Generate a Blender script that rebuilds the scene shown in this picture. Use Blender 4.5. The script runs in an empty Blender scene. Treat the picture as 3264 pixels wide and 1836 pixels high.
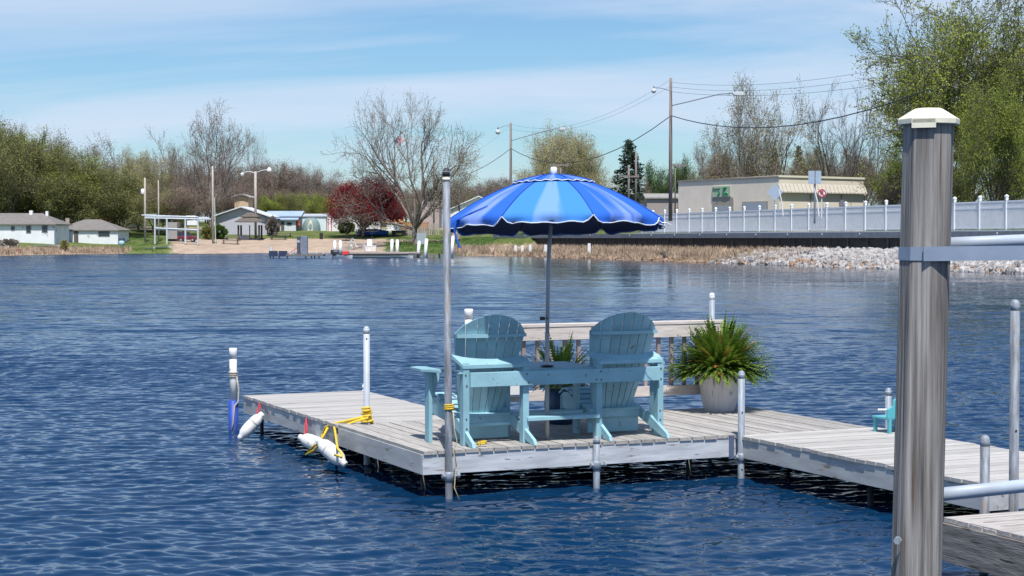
import bpy, math, random
import numpy as np
from mathutils import Vector, Matrix, noise as mnoise
S = bpy.context.scene
COL = S.collection
rnd = random.Random(7)
R = math.radians
# ------------------------------------------------------------------ camera
F, CX, CY, HZ, CAMZ = 5500.0, 1632.0, 918.0, 760.0, 2.36
PITCH = math.atan((CY - HZ) / F)
cam = bpy.data.cameras.new('camera'); cam_o = bpy.data.objects.new('camera', cam); COL.objects.link(cam_o)
cam_o.location = (0, 0, CAMZ); cam_o.rotation_euler = (math.pi/2 - PITCH, 0, 0)
cam.sensor_width = 36; cam.lens = 36*F/3264; cam.clip_start = .1; cam.clip_end = 9000
S.camera = cam_o
# ------------------------------------------------------------------ light
SUN_EL, SUN_AZ = 63, 5          # degrees; azimuth measured to the right of straight behind the camera
sun = bpy.data.lights.new('sun', 'SUN'); sun.energy = 4.9; sun.angle = R(.53); sun.color = (1, .96, .9)
sun_o = bpy.data.objects.new('sun', sun); COL.objects.link(sun_o)
sd = Vector((math.sin(R(SUN_AZ))*math.cos(R(SUN_EL)), -math.cos(R(SUN_AZ))*math.cos(R(SUN_EL)), math.sin(R(SUN_EL))))
sun_o.rotation_euler = sd.to_track_quat('Z', 'Y').to_euler(); sun_o.location = (0, 0, 60)
W = bpy.data.worlds.new('World'); S.world = W; W.use_nodes = True
wn, wl = W.node_tree.nodes, W.node_tree.links; wn.clear()
sky = wn.new('ShaderNodeTexSky'); sky.sky_type = 'NISHITA'; sky.sun_disc = False
sky.sun_elevation = R(SUN_EL); sky.sun_rotation = R(180 - SUN_AZ); sky.air_density = 1.0; sky.dust_density = .25; sky.ozone_density = 2.4
tc = wn.new('ShaderNodeTexCoord'); sep = wn.new('ShaderNodeSeparateXYZ'); wl.new(tc.outputs['Generated'], sep.inputs[0])
def wmath(op, a, b=None, clamp=False):
    n = wn.new('ShaderNodeMath'); n.operation = op; n.use_clamp = clamp
    for i, x in enumerate((a, b)):
        if x is None: continue
        if isinstance(x, (int, float)): n.inputs[i].default_value = x
        else: wl.new(x, n.inputs[i])
    return n.outputs[0]
CLX, CLY = 14.8, 1.6
# thin cirrus laid out on a high flat layer
zz = wmath('MAXIMUM', sep.outputs[2], .0)
den = wmath('ADD', zz, .16)
cx = wmath('DIVIDE', sep.outputs[0], den); cy = wmath('DIVIDE', sep.outputs[1], den)
comb = wn.new('ShaderNodeCombineXYZ'); wl.new(cx, comb.inputs[0]); wl.new(cy, comb.inputs[1])
mp = wn.new('ShaderNodeMapping'); wl.new(comb.outputs[0], mp.inputs[0])
mp.inputs['Rotation'].default_value = (0, 0, R(14)); mp.inputs['Scale'].default_value = (.50, 1.0, 1); mp.inputs['Location'].default_value = (CLX, CLY, 0)
cn = wn.new('ShaderNodeTexNoise'); wl.new(mp.outputs[0], cn.inputs['Vector']); cn.inputs['Scale'].default_value = 1.0; cn.inputs['Detail'].default_value = 7; cn.inputs['Roughness'].default_value = .52; cn.inputs['Distortion'].default_value = .6
mp2 = wn.new('ShaderNodeMapping'); wl.new(comb.outputs[0], mp2.inputs[0]); mp2.inputs['Rotation'].default_value = (0, 0, R(10)); mp2.inputs['Scale'].default_value = (.9, 3.2, 1)
cn2 = wn.new('ShaderNodeTexNoise'); wl.new(mp2.outputs[0], cn2.inputs['Vector']); cn2.inputs['Scale'].default_value = 1.3; cn2.inputs['Detail'].default_value = 6; cn2.inputs['Roughness'].default_value = .6
cr = wn.new('ShaderNodeValToRGB'); wl.new(cn.outputs['Fac'], cr.inputs[0])
cr.color_ramp.elements[0].position = .40; cr.color_ramp.elements[0].color = (0, 0, 0, 1); cr.color_ramp.elements[1].position = .55; cr.color_ramp.elements[1].color = (1, 1, 1, 1)
cw = wmath('MULTIPLY', cr.outputs[0], wmath('ADD', wmath('MULTIPLY', cn2.outputs['Fac'], .9), .35), True)
thin = wmath('DIVIDE', .20, wmath('ADD', zz, .07), True)      # a thin layer looks denser the lower one looks through it
cf = wmath('MULTIPLY', wmath('MULTIPLY', cw, .82), thin)
tint = wn.new('ShaderNodeMixRGB'); tint.blend_type = 'MULTIPLY'; tint.inputs[0].default_value = 1; wl.new(sky.outputs[0], tint.inputs[1]); tint.inputs[2].default_value = (.74, .965, 1.16, 1)
mixc = wn.new('ShaderNodeMixRGB'); wl.new(cf, mixc.inputs[0]); wl.new(tint.outputs[0], mixc.inputs[1]); mixc.inputs[2].default_value = (6.5, 7.4, 9.0, 1)
bg = wn.new('ShaderNodeBackground'); bg.inputs[1].default_value = .092; wl.new(mixc.outputs[0], bg.inputs[0])
wo = wn.new('ShaderNodeOutputWorld'); wl.new(bg.outputs[0], wo.inputs[0])
S.view_settings.view_transform = 'Standard'; S.view_settings.look = 'None'; S.view_settings.exposure = .20; S.view_settings.gamma = 1
S.render.engine = 'CYCLES'; S.cycles.max_bounces = 5; S.cycles.diffuse_bounces = 2; S.cycles.glossy_bounces = 3; S.cycles.transparent_max_bounces = 6
S.cycles.use_denoising = True; S.cycles.sample_clamp_indirect = 6
# ------------------------------------------------------------------ pixel of the photograph -> place
SP, CP = math.sin(PITCH), math.cos(PITCH)
def ray(px, py):
    a, b = (px-CX)/F, -(py-CY)/F
    return Vector((a, CP + b*SP, -SP + b*CP))
def P(px, py, D):
    d = ray(px, py); return Vector((0, 0, CAMZ)) + d*(D/d.y)
def G(px, py, z):
    d = ray(px, py); return Vector((0, 0, CAMZ)) + d*((z-CAMZ)/d.z)
# ------------------------------------------------------------------ materials
def N(nt, t, **kw):
    n = nt.nodes.new(t)
    for k, v in kw.items(): setattr(n, k, v)
    return n
def lin(r, g, b):
    f = lambda c: (c/255/12.92) if c/255 <= .04045 else ((c/255+.055)/1.055)**2.4
    return (f(r), f(g), f(b))
MATS = {}
def mat(name, col, rough=.7, var=.18, scale=3.0, stretch=(1, 1, 1), bump=0.0, bscale=None, metal=0.0, objvar=.0, col2=None, pos=(.35, .65), detail=6, spec=.4, coord='Object', dirt=None, transl=0):
    if name in MATS: return MATS[name]
    m = bpy.data.materials.new(name); m.use_nodes = True; nt = m.node_tree; L = nt.links
    bs = nt.nodes['Principled BSDF']; bs.inputs['Roughness'].default_value = rough; bs.inputs['Metallic'].default_value = metal; bs.inputs['Specular IOR Level'].default_value = spec
    t = N(nt, 'ShaderNodeTexCoord'); mpn = N(nt, 'ShaderNodeMapping'); L.new(t.outputs[coord], mpn.inputs[0]); mpn.inputs['Scale'].default_value = stretch
    oi = N(nt, 'ShaderNodeObjectInfo'); vm = N(nt, 'ShaderNodeVectorMath', operation='SCALE'); cb = N(nt, 'ShaderNodeCombineXYZ')
    for i in range(3): L.new(oi.outputs['Random'], cb.inputs[i])
    L.new(cb.outputs[0], vm.inputs[0]); vm.inputs['Scale'].default_value = 37
    if coord == 'Object': L.new(vm.outputs[0], mpn.inputs['Location'])
    nz = N(nt, 'ShaderNodeTexNoise'); L.new(mpn.outputs[0], nz.inputs['Vector']); nz.inputs['Scale'].default_value = scale; nz.inputs['Detail'].default_value = detail; nz.inputs['Roughness'].default_value = .62
    rp = N(nt, 'ShaderNodeValToRGB'); L.new(nz.outputs['Fac'], rp.inputs[0])
    a = tuple(max(0, c*(1-var)) for c in col); b = col2 if col2 else tuple(min(1, c*(1+var)) for c in col)
    rp.color_ramp.elements[0].position, rp.color_ramp.elements[1].position = pos
    rp.color_ramp.elements[0].color = (*a, 1); rp.color_ramp.elements[1].color = (*b, 1)
    out = rp.outputs[0]
    if dirt:   # sparse dark worn marks
        dn = N(nt, 'ShaderNodeTexNoise'); L.new(mpn.outputs[0], dn.inputs['Vector']); dn.inputs['Scale'].default_value = scale*dirt[1]; dn.inputs['Detail'].default_value = 8
        dr = N(nt, 'ShaderNodeValToRGB'); L.new(dn.outputs['Fac'], dr.inputs[0]); dr.color_ramp.elements[0].position = dirt[2]; dr.color_ramp.elements[1].position = dirt[2]+.06
        mx = N(nt, 'ShaderNodeMixRGB'); L.new(dr.outputs[0], mx.inputs[0]); L.new(out, mx.inputs[1]); mx.inputs[2].default_value = (*dirt[0], 1); out = mx.outputs[0]
    if objvar:
        hv = N(nt, 'ShaderNodeHueSaturation'); L.new(out, hv.inputs['Color'])
        mr = N(nt, 'ShaderNodeMapRange'); L.new(oi.outputs['Random'], mr.inputs[0]); mr.inputs['To Min'].default_value = 1-objvar; mr.inputs['To Max'].default_value = 1+objvar
        L.new(mr.outputs[0], hv.inputs['Value']); out = hv.outputs[0]
    L.new(out, bs.inputs['Base Color'])
    if bump:
        b2 = N(nt, 'ShaderNodeTexNoise'); L.new(mpn.outputs[0], b2.inputs['Vector']); b2.inputs['Scale'].default_value = bscale or scale*4; b2.inputs['Detail'].default_value = 6
        bp = N(nt, 'ShaderNodeBump'); bp.inputs['Strength'].default_value = 1; bp.inputs['Distance'].default_value = bump
        L.new(b2.outputs['Fac'], bp.inputs['Height']); L.new(bp.outputs[0], bs.inputs['Normal'])
    if transl:
        tr = N(nt, 'ShaderNodeBsdfTranslucent'); L.new(out, tr.inputs[0]); ms = N(nt, 'ShaderNodeMixShader'); ms.inputs[0].default_value = transl
        L.new(bs.outputs[0], ms.inputs[1]); L.new(tr.outputs[0], ms.inputs[2]); L.new(ms.outputs[0], nt.nodes['Material Output'].inputs[0])
    MATS[name] = m; return m
# wood: grain runs along the local y or x of each board
M_deck = mat('weathered_deck_wood', (.365, .345, .325), .85, .22, 3.2, (14, 1.2, 14), .0015, 9, objvar=.16, dirt=((.19, .16, .13), 1.6, .66))
M_deckx = mat('weathered_deck_wood_cross', (.43, .415, .395), .85, .16, 3.2, (1.2, 14, 14), .0015, 9, objvar=.12, dirt=((.22, .19, .16), 1.6, .68))
M_fascia = mat('white_washed_fascia', (.50, .525, .56), .8, .18, 2.2, (1, 8, 8), .0015, 12, dirt=((.25, .22, .20), 2.6, .635), objvar=.03)
M_fascia_g = mat('shade_grey_fascia', (.44, .45, .45), .8, .14, 2.0, (6, 1, 6), .001, 12, dirt=((.24, .20, .16), 1.7, .64), objvar=.05)  # greyer copy of the fascia, carrying the sides' shade in its colour
M_olddock = mat('old_grey_dock_wood', (.21, .19, .175), .9, .45, 2.0, (12, 1.2, 12), .003, 9, dirt=((.07, .055, .045), 1.3, .60), objvar=.1)
M_olddock_l = mat('old_light_dock_wood', (.40, .37, .35), .9, .25, 2.5, (1.2, 12, 12), .002, 9, objvar=.1)
M_post = mat('weathered_post_wood', (.13, .115, .105), .95, .25, 1.9, (34, 34, .9), .006, 3.2, dirt=((.12, .085, .06), .55, .60), col2=(.38, .36, .34), pos=(.34, .68), detail=10)
M_postband = mat('post_band_steel', (.28, .34, .44), .5, .1, 8, metal=.2)
M_cream = mat('cream_plastic', (.76, .73, .58), .6, .10, 14, dirt=((.5, .46, .36), 2.5, .64))
M_teal = mat('pale_aqua_paint', (.28, .49, .56), .6, .12, 4, (1, 1, 1), .0008, 30, dirt=((.22, .27, .27), 4.0, .645), objvar=.08)
M_tealtop = M_teal
M_pipe = mat('galvanised_pipe', (.27, .31, .36), .55, .25, 5, (6, 6, 1.2), .0004, 20, metal=.1, dirt=((.23, .19, .16), 1.6, .66))
M_pipe_d = mat('worn_grey_pipe', (.17, .185, .215), .6, .35, 5, (6, 6, 1.0), .0006, 12, metal=.1, dirt=((.24, .19, .16), 1.2, .60), col2=(.27, .30, .35))
M_white = mat('white_plastic', (.80, .81, .82), .4, .04, 6)
M_whited = mat('white_vinyl_scuffed', (.76, .76, .74), .55, .12, 5, dirt=((.42, .38, .33), 3.5, .62))
M_blue = mat('blue_sleeve', (.02, .06, .32), .5, .25, 5)
M_rail = mat('railing_wood_light', (.60, .54, .50), .85, .16, 3, (1.2, 12, 12), .001, 9, objvar=.06, dirt=((.32, .25, .2), 1.6, .66))
M_bal = mat('railing_baluster_wood', (.33, .27, .26), .85, .2, 3, (12, 12, 1.2), .001, 9, objvar=.1)
M_yel = mat('yellow_rope', (.72, .50, .05), .8, .15, 40, (1, 1, 1), .002, 90)
M_red = mat('red_rope', (.65, .05, .07), .8, .15, 40)
M_roped = mat('grey_rope', (.42, .38, .34), .9, .2, 40)
M_dark = mat('dark_metal', (.03, .035, .04), .5, .2, 8)
M_pot = mat('pot_plastic', (.66, .62, .62), .7, .10, 4, (6, 6, .8), 0, dirt=((.38, .33, .32), 1.5, .62))
M_soil = mat('soil', (.04, .03, .02), .95, .3, 20)
M_fern = mat('fern_leaf', (.07, .16, .02), .6, .4, 6, col2=(.24, .36, .045), transl=.3)
M_fernb = mat('fern_leaf_dry', (.45, .22, .06), .8, .3, 6, transl=.2)
M_potblue = mat('dark_blue_glaze', (.03, .07, .15), .35, .2, 5)
M_bark = mat('bark', (.19, .16, .14), .95, .35, 3, (3, 3, .6), .02, 6)
M_barkd = mat('dark_bark', (.11, .095, .08), .95, .3, 3, (3, 3, .6))
M_barkl = mat('light_bark', (.36, .32, .27), .95, .25, 3, (3, 3, .6))
M_pole = mat('utility_pole_wood', (.24, .20, .185), .9, .2, 3, (4, 4, .5))
M_polel = mat('pale_pole_wood', (.42, .38, .34), .9, .2, 3, (4, 4, .5))
M_asph = mat('asphalt', (.06, .06, .062), .9, .2, 6)
M_conc = mat('concrete', (.42, .40, .38), .9, .12, 4, dirt=((.25, .22, .2), 2, .66))
M_glass = mat('window_glass', (.03, .04, .05), .12, .2, 2, spec=.6)
M_rock = mat('limestone_rock', (.35, .335, .33), .9, .25, 2, (1, 1, 1), .01, 8, objvar=.32)
M_rock2 = mat('limestone_rock_mass', (.36, .345, .335), .9, .42, .9, (1, 1, 1), .01, 8, pos=(.3, .7))
M_rockb = mat('brown_rock', (.30, .20, .14), .9, .3, 2, (1, 1, 1), .01, 8, objvar=.2)
M_reed = mat('dry_reed', (.30, .21, .15), .95, .35, .6, col2=(.56, .43, .32))
M_reedg = mat('green_reed', (.16, .20, .07), .95, .35, .8)
M_fencew = mat('vinyl_fence', (.88, .89, .91), .5, .05, 2, spec=.4, transl=.12)
M_fencep = mat('vinyl_fence_post', (.88, .90, .93), .45, .03, 2)
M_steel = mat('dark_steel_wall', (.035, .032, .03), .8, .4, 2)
M_beam = mat('grey_waler_steel', (.19, .21, .25), .6, .15, 2)
M_grass_m = mat('lawn_blades', (.07, .14, .03), .95, .3, 2)
# ------------------------------------------------------------------ mesh building
class MB:
    def __init__(s): s.v, s.f, s.uv = [], [], None
    def add(s, vs, fs):
        o = len(s.v); s.v += [tuple(v) for v in vs]; s.f += [tuple(i+o for i in f) for f in fs]; return s
    def box(s, c, d, M=None, taper=None):
        x, y, z = d[0]/2, d[1]/2, d[2]/2; t = taper or (1, 1)
        vs = [Vector(p) for p in ((-x, -y, -z), (x, -y, -z), (x, y, -z), (-x, y, -z), (-x*t[0], -y*t[1], z), (x*t[0], -y*t[1], z), (x*t[0], y*t[1], z), (-x*t[0], y*t[1], z))]
        if M is not None: vs = [M @ v for v in vs]
        c = Vector(c); return s.add([v+c for v in vs], [(0, 3, 2, 1), (4, 5, 6, 7), (0, 1, 5, 4), (1, 2, 6, 5), (2, 3, 7, 6), (3, 0, 4, 7)])
    def tube(s, pts, r, n=8, cap=True):
        pts = [Vector(p) for p in pts]; rs = r if isinstance(r, (list, tuple)) else [r]*len(pts)
        o = len(s.v); prev = None
        for i, p in enumerate(pts):
            d = (pts[min(i+1, len(pts)-1)] - pts[max(i-1, 0)]).normalized()
            a = prev if prev is not None else (Vector((1, 0, 0)) if abs(d.x) < .8 else Vector((0, 1, 0)))
            b = d.cross(a).normalized(); a = b.cross(d).normalized(); prev = a
            for k in range(n):
                t = 2*math.pi*k/n; s.v.append(tuple(p + (a*math.cos(t) + b*math.sin(t))*rs[i]))
        for i in range(len(pts)-1):
            for k in range(n):
                k2 = (k+1) % n; s.f.append((o+i*n+k, o+i*n+k2, o+(i+1)*n+k2, o+(i+1)*n+k))
        if cap:
            s.f.append(tuple(o+k for k in range(n-1, -1, -1))); s.f.append(tuple(o+(len(pts)-1)*n+k for k in range(n)))
        return s
    def lathe(s, prof, n=24, c=(0, 0, 0), sx=1, sy=1):
        o = len(s.v)
        for (r, z) in prof:
            for k in range(n):
                t = 2*math.pi*k/n; s.v.append((c[0]+r*math.cos(t)*sx, c[1]+r*math.sin(t)*sy, c[2]+z))
        for i in range(len(prof)-1):
            for k in range(n):
                k2 = (k+1) % n; s.f.append((o+i*n+k, o+i*n+k2, o+(i+1)*n+k2, o+(i+1)*n+k))
        s.f.append(tuple(o+k for k in range(n-1, -1, -1))); s.f.append(tuple(o+(len(prof)-1)*n+k for k in range(n)))
        return s
    def prism(s, outline, a, b, fn):
        """outline 2-D points, extruded from a to b; fn(x,y,t) -> 3-D point"""
        n = len(outline); o = len(s.v)
        for t in (a, b):
            for (x, y) in outline: s.v.append(tuple(fn(x, y, t)))
        s.f.append(tuple(o+k for k in range(n-1, -1, -1))); s.f.append(tuple(o+n+k for k in range(n)))
        for k in range(n):
            k2 = (k+1) % n; s.f.append((o+k, o+k2, o+n+k2, o+n+k))
        return s
    def mesh(s, name, m, smooth=False):
        me = bpy.data.meshes.new(name); me.from_pydata(s.v, [], s.f)
        me.materials.append(m)
        if smooth: me.shade_smooth() if hasattr(me, 'shade_smooth') else me.polygons.foreach_set('use_smooth', [True]*len(me.polygons))
        me.update(); return me
    def build(s, name, m, parent=None, smooth=False, bevel=0):
        o = bpy.data.objects.new(name, s.mesh(name, m, smooth)); COL.objects.link(o)
        if parent is not None: o.parent = parent
        if bevel:
            b = o.modifiers.new('bevel', 'BEVEL'); b.width = bevel; b.segments = 2; b.limit_method = 'ANGLE'
        return o
def inst(name, me, parent=None, loc=(0, 0, 0), rz=0, sc=1):
    o = bpy.data.objects.new(name, me); COL.objects.link(o); o.parent = parent; o.location = loc; o.rotation_euler = (0, 0, rz)
    o.scale = (sc,)*3 if isinstance(sc, (int, float)) else sc
    return o
def tag(o, label=None, cat=None, group=None, kind=None):
    if label: o['label'] = label
    if cat: o['category'] = cat
    if group: o['group'] = group
    if kind: o['kind'] = kind
    return o
def thing(name, label, cat, loc=(0, 0, 0), rz=0, group=None):
    o = bpy.data.objects.new(name, None); COL.objects.link(o); o.location = loc; o.rotation_euler = (0, 0, rz); o.empty_display_size = .2
    return tag(o, label, cat, group)
def meshnp(name, V, Fq, m):
    me = bpy.data.meshes.new(name); k = Fq.shape[1]
    me.vertices.add(len(V)); me.vertices.foreach_set('co', np.asarray(V, dtype=np.float32).ravel())
    me.loops.add(Fq.size); me.loops.foreach_set('vertex_index', Fq.ravel().astype(np.int32))
    me.polygons.add(len(Fq)); me.polygons.foreach_set('loop_start', np.arange(0, Fq.size, k, dtype=np.int32)); me.polygons.foreach_set('loop_total', np.full(len(Fq), k, dtype=np.int32))
    me.materials.append(m); me.update(calc_edges=True); me.validate(); return me
# ------------------------------------------------------------------ terrain
SH = []      # shoreline, from far left round to the right and back past the camera
for px, py in ((-260, 814), (0, 815), (200, 811), (420, 808.2), (640, 808.8), (850, 806), (1100, 805.5), (1340, 812), (1480, 815.5)):
    D = 2.36*F/(py-HZ); SH.append(((px-CX)/F*D, D))
SH.append((-1.4+.3, 236.5))
def shore_x(D): return 67.3 - .29*D
for D in (230, 200, 170, 140, 115, 95): SH.append((shore_x(D), D))
SH += [(48, 60), (58, 20), (62, -60), (62, -3500)]
SH = [(-3500, 260), (-220, 240)] + SH
SHa = np.array(SH)
POLY = SH + [(9000, -3500), (9000, 9000), (-9000, 9000), (-9000, 260)]
def sdist(X, Y):
    """distance inland (+) or out on the water (-)"""
    X = np.asarray(X, float); Y = np.asarray(Y, float)
    best = np.full(X.shape, 1e9); sgn = np.zeros(X.shape)
    for i in range(len(SHa)-1):
        a, b = SHa[i], SHa[i+1]; ab = b-a; t = np.clip(((X-a[0])*ab[0]+(Y-a[1])*ab[1])/(ab@ab), 0, 1)
        dx, dy = X-(a[0]+t*ab[0]), Y-(a[1]+t*ab[1]); d = np.hypot(dx, dy)
        cr_ = ab[0]*(Y-a[1]) - ab[1]*(X-a[0])
        m = d < best-1e-9; best = np.where(m, d, best); sgn = np.where(m, np.sign(cr_), sgn)
    ins = np.zeros(X.shape, bool); Q = POLY
    for i in range(len(Q)):
        (x1, y1), (x2, y2) = Q[i], Q[(i+1) % len(Q)]
        if y1 == y2: continue
        c_ = ((y1 > Y) != (y2 > Y)) & (X < (x2-x1)*(Y-y1)/(y2-y1)+x1); ins ^= c_
    return np.where(ins, best, -best)
HA = ((-30, -2), (-3, -.5), (0, 0), (2, .45), (6, .95), (12, 1.5), (20, 2.1), (35, 3.2), (45, 3.85), (70, 4.6), (120, 5.6), (200, 7), (500, 10), (4000, 12))
HB = ((-30, -2), (-3, -.9), (0, 0), (2.2, .6), (5, 1.05), (6.6, 1.2), (8.6, 3.05), (60, 3.15), (140, 4.5), (500, 8), (4000, 12))
def terr(X, Y):
    X = np.asarray(X, float); Y = np.asarray(Y, float); d = sdist(X, Y)
    ha = np.interp(d, [p[0] for p in HA], [p[1] for p in HA]); hb = np.interp(d, [p[0] for p in HB], [p[1] for p in HB])
    k = X + .29*Y - 66.3            # inland of the causeway line
    w = np.clip((k + 4)/5, 0, 1)*np.clip((255-Y)/16, 0, 1); w = w*w*(3-2*w)
    return ha*(1-w) + hb*w
def tz(x, y): return float(terr(np.array([x]), np.array([y]))[0])
def ground(px, py):
    """the far-shore ground point seen at a pixel"""
    D = 60.0; a = (px-CX)/F; Ds = np.arange(100, 620, .5); Z = terr(a*Ds, Ds); pyv = HZ + (CAMZ-Z)*F/Ds
    dd = sdist(a*Ds, Ds); ok = np.where((dd > 0) & (pyv <= py))[0]
    D = Ds[ok[0]] if len(ok) else 400
    return Vector((a*D, D, tz(a*D, D)))
def sit(px, D):
    x = (px-CX)/F*D; return Vector((x, D, tz(x, D)))

def GD(px, py, D=None):
    """distance at which the far-shore ground is seen at this pixel"""
    return float(ground(px, py).y)
def PG(px, py, D=None): return P(px, py, GD(px, py))
# ================================================================== SETTING
xs = np.concatenate([[-3500, -1500, -700, -380, -220, -160], np.arange(-125, 75, 1.4), np.arange(76, 140, 4), [150, 180, 240, 400, 800, 1600, 3500]])
ys = np.concatenate([[-3500, -1000, -300, -100], np.arange(-40, 95, 9), np.arange(96, 330, 1.4), np.arange(332, 420, 6), [440, 480, 560, 700, 1000, 1600, 3000, 6000]])
XX, YY = np.meshgrid(xs, ys); ZZ = terr(XX, YY); dd = sdist(XX, YY)
ZZ = ZZ + np.where((dd > 1), 0.05*np.sin(XX*.7+YY*.3)*np.sin(YY*.5-XX*.2), 0)
nx, ny = len(xs), len(ys)
idx = np.arange(nx*ny).reshape(ny, nx)
Fq = np.stack([idx[:-1, :-1], idx[:-1, 1:], idx[1:, 1:], idx[1:, :-1]], -1).reshape(-1, 4)
V = np.stack([XX, YY, ZZ], -1).reshape(-1, 3)
M_ground = bpy.data.materials.new('ground_cover')
gme = meshnp('ground', V, Fq, M_ground)
PX = CX + F*XX/np.maximum(YY, 1)
def sm(a, b, x): t = np.clip((x-a)/(b-a), 0, 1); return t*t*(3-2*t)
k = XX + .29*YY - 66.3
cause = sm(-4, 1, k)*sm(262, 245, YY)
sand = sm(500, 600, PX)*sm(1300, 1150, PX)*sm(25, 21, dd)*sm(-1, .5, dd)
gravel = sm(1120, 1180, PX)*sm(1500, 1440, PX)*sm(15, 17, dd)*sm(22, 20, dd)
park = sm(300, 420, PX)*sm(1500, 1400, PX)*sm(45, 50, dd)*sm(85, 75, dd)*.5
sand = np.maximum(np.maximum(sand, gravel), park)*(1-cause)
road = cause*sm(15, 16.5, dd)*sm(30, 28, dd)
dry = np.maximum(sm(480, 300, PX)*sm(8, 4, dd)*(YY > 150), cause*sm(8, 6, dd))
dry = np.maximum(dry, sm(1440, 1560, PX)*sm(5, 3, dd)*sm(1800, 1700, PX))
attr = gme.color_attributes.new('cover', 'FLOAT_COLOR', 'POINT')
attr.data.foreach_set('color', np.stack([sand, road, dry, np.ones_like(sand)], -1).reshape(-1).astype(np.float32))
M_ground.use_nodes = True; nt = M_ground.node_tree; L = nt.links; bs = nt.nodes['Principled BSDF']; bs.inputs['Roughness'].default_value = .95; bs.inputs['Specular IOR Level'].default_value = .1
at = N(nt, 'ShaderNodeAttribute', attribute_name='cover'); sp_ = N(nt, 'ShaderNodeSeparateColor'); L.new(at.outputs['Color'], sp_.inputs[0])
t = N(nt, 'ShaderNodeTexCoord')
def gnoise(sc, c1, c2, p=(.35, .65), det=8):
    n = N(nt, 'ShaderNodeTexNoise'); L.new(t.outputs['Object'], n.inputs['Vector']); n.inputs['Scale'].default_value = sc; n.inputs['Detail'].default_value = det; n.inputs['Roughness'].default_value = .65
    r = N(nt, 'ShaderNodeValToRGB'); L.new(n.outputs['Fac'], r.inputs[0]); r.color_ramp.elements[0].position, r.color_ramp.elements[1].position = p
    r.color_ramp.elements[0].color = (*c1, 1); r.color_ramp.elements[1].color = (*c2, 1); return r.outputs[0], n
gcol, gn = gnoise(.35, (.06, .085, .02), (.16, .19, .065)); scol, _ = gnoise(.5, (.33, .25, .19), (.46, .36, .28)); rcol, _ = gnoise(2, (.05, .05, .05), (.075, .073, .07)); dcol, _ = gnoise(.8, (.16, .12, .08), (.42, .32, .23))
cur = gcol
for ch, c in ((0, scol), (1, rcol), (2, dcol)):
    nn = N(nt, 'ShaderNodeTexNoise'); L.new(t.outputs['Object'], nn.inputs['Vector']); nn.inputs['Scale'].default_value = 1.2; nn.inputs['Detail'].default_value = 5
    ad = N(nt, 'ShaderNodeMath', operation='ADD'); L.new(sp_.outputs[ch], ad.inputs[0]); L.new(nn.outputs['Fac'], ad.inputs[1])
    rr = N(nt, 'ShaderNodeMapRange'); L.new(ad.outputs[0], rr.inputs[0]); rr.inputs['From Min'].default_value = .85; rr.inputs['From Max'].default_value = 1.1
    mx = N(nt, 'ShaderNodeMixRGB'); L.new(rr.outputs[0], mx.inputs[0]); L.new(cur, mx.inputs[1]); L.new(c, mx.inputs[2]); cur = mx.outputs[0]
L.new(cur, bs.inputs['Base Color'])
bp = N(nt, 'ShaderNodeBump'); bp.inputs['Distance'].default_value = .15; L.new(gn.outputs['Fac'], bp.inputs['Height']); L.new(bp.outputs[0], bs.inputs['Normal'])
go = bpy.data.objects.new('ground', gme); COL.objects.link(go); tag(go, kind='structure')
# ---- water
def waves(X, Y, rs=np.random.RandomState(3)):
    Z = np.zeros_like(X)
    for i in range(60):
        lam = .11*(1.042**i)*(.9+.2*rs.rand()); th = R(97) + rs.randn()*R(24); ph = rs.rand()*6.28; kk = 2*math.pi/lam
        amp = .0078*lam*(.6+.8*rs.rand())
        if lam > .36: amp *= (.36/lam)**1.5
        a = kk*(X*math.cos(th)+Y*math.sin(th)) + ph
        mod = .55+.6*np.sin(X*rs.rand()*1.9+Y*rs.rand()*1.7+ph*3)
        Z += amp*mod*(np.sin(a) + .25*np.cos(2*a))
    return Z
M_water = bpy.data.materials.new('lake_water'); M_water.use_nodes = True; nt = M_water.node_tree; L = nt.links; bs = nt.nodes['Principled BSDF']
bs.inputs['Base Color'].default_value = (.003, .027, .076, 1); bs.inputs['Roughness'].default_value = .05; bs.inputs['IOR'].default_value = 1.333; bs.inputs['Specular IOR Level'].default_value = .5
t = N(nt, 'ShaderNodeTexCoord'); sx = N(nt, 'ShaderNodeSeparateXYZ'); L.new(t.outputs['Object'], sx.inputs[0])
def nmath(op, a, b=None, clamp=False):
    n = N(nt, 'ShaderNodeMath', operation=op, use_clamp=clamp)
    for i, x in enumerate((a, b)):
        if x is None: continue
        if isinstance(x, (int, float)): n.inputs[i].default_value = x
        else: L.new(x, n.inputs[i])
    return n.outputs[0]
def mrange(x, a, b, c=0., d=1.):
    n = N(nt, 'ShaderNodeMapRange', interpolation_type='SMOOTHSTEP'); L.new(x, n.inputs[0])
    for i, q in enumerate((a, b, c, d)): n.inputs[i+1].default_value = q
    return n.outputs[0]
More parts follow.
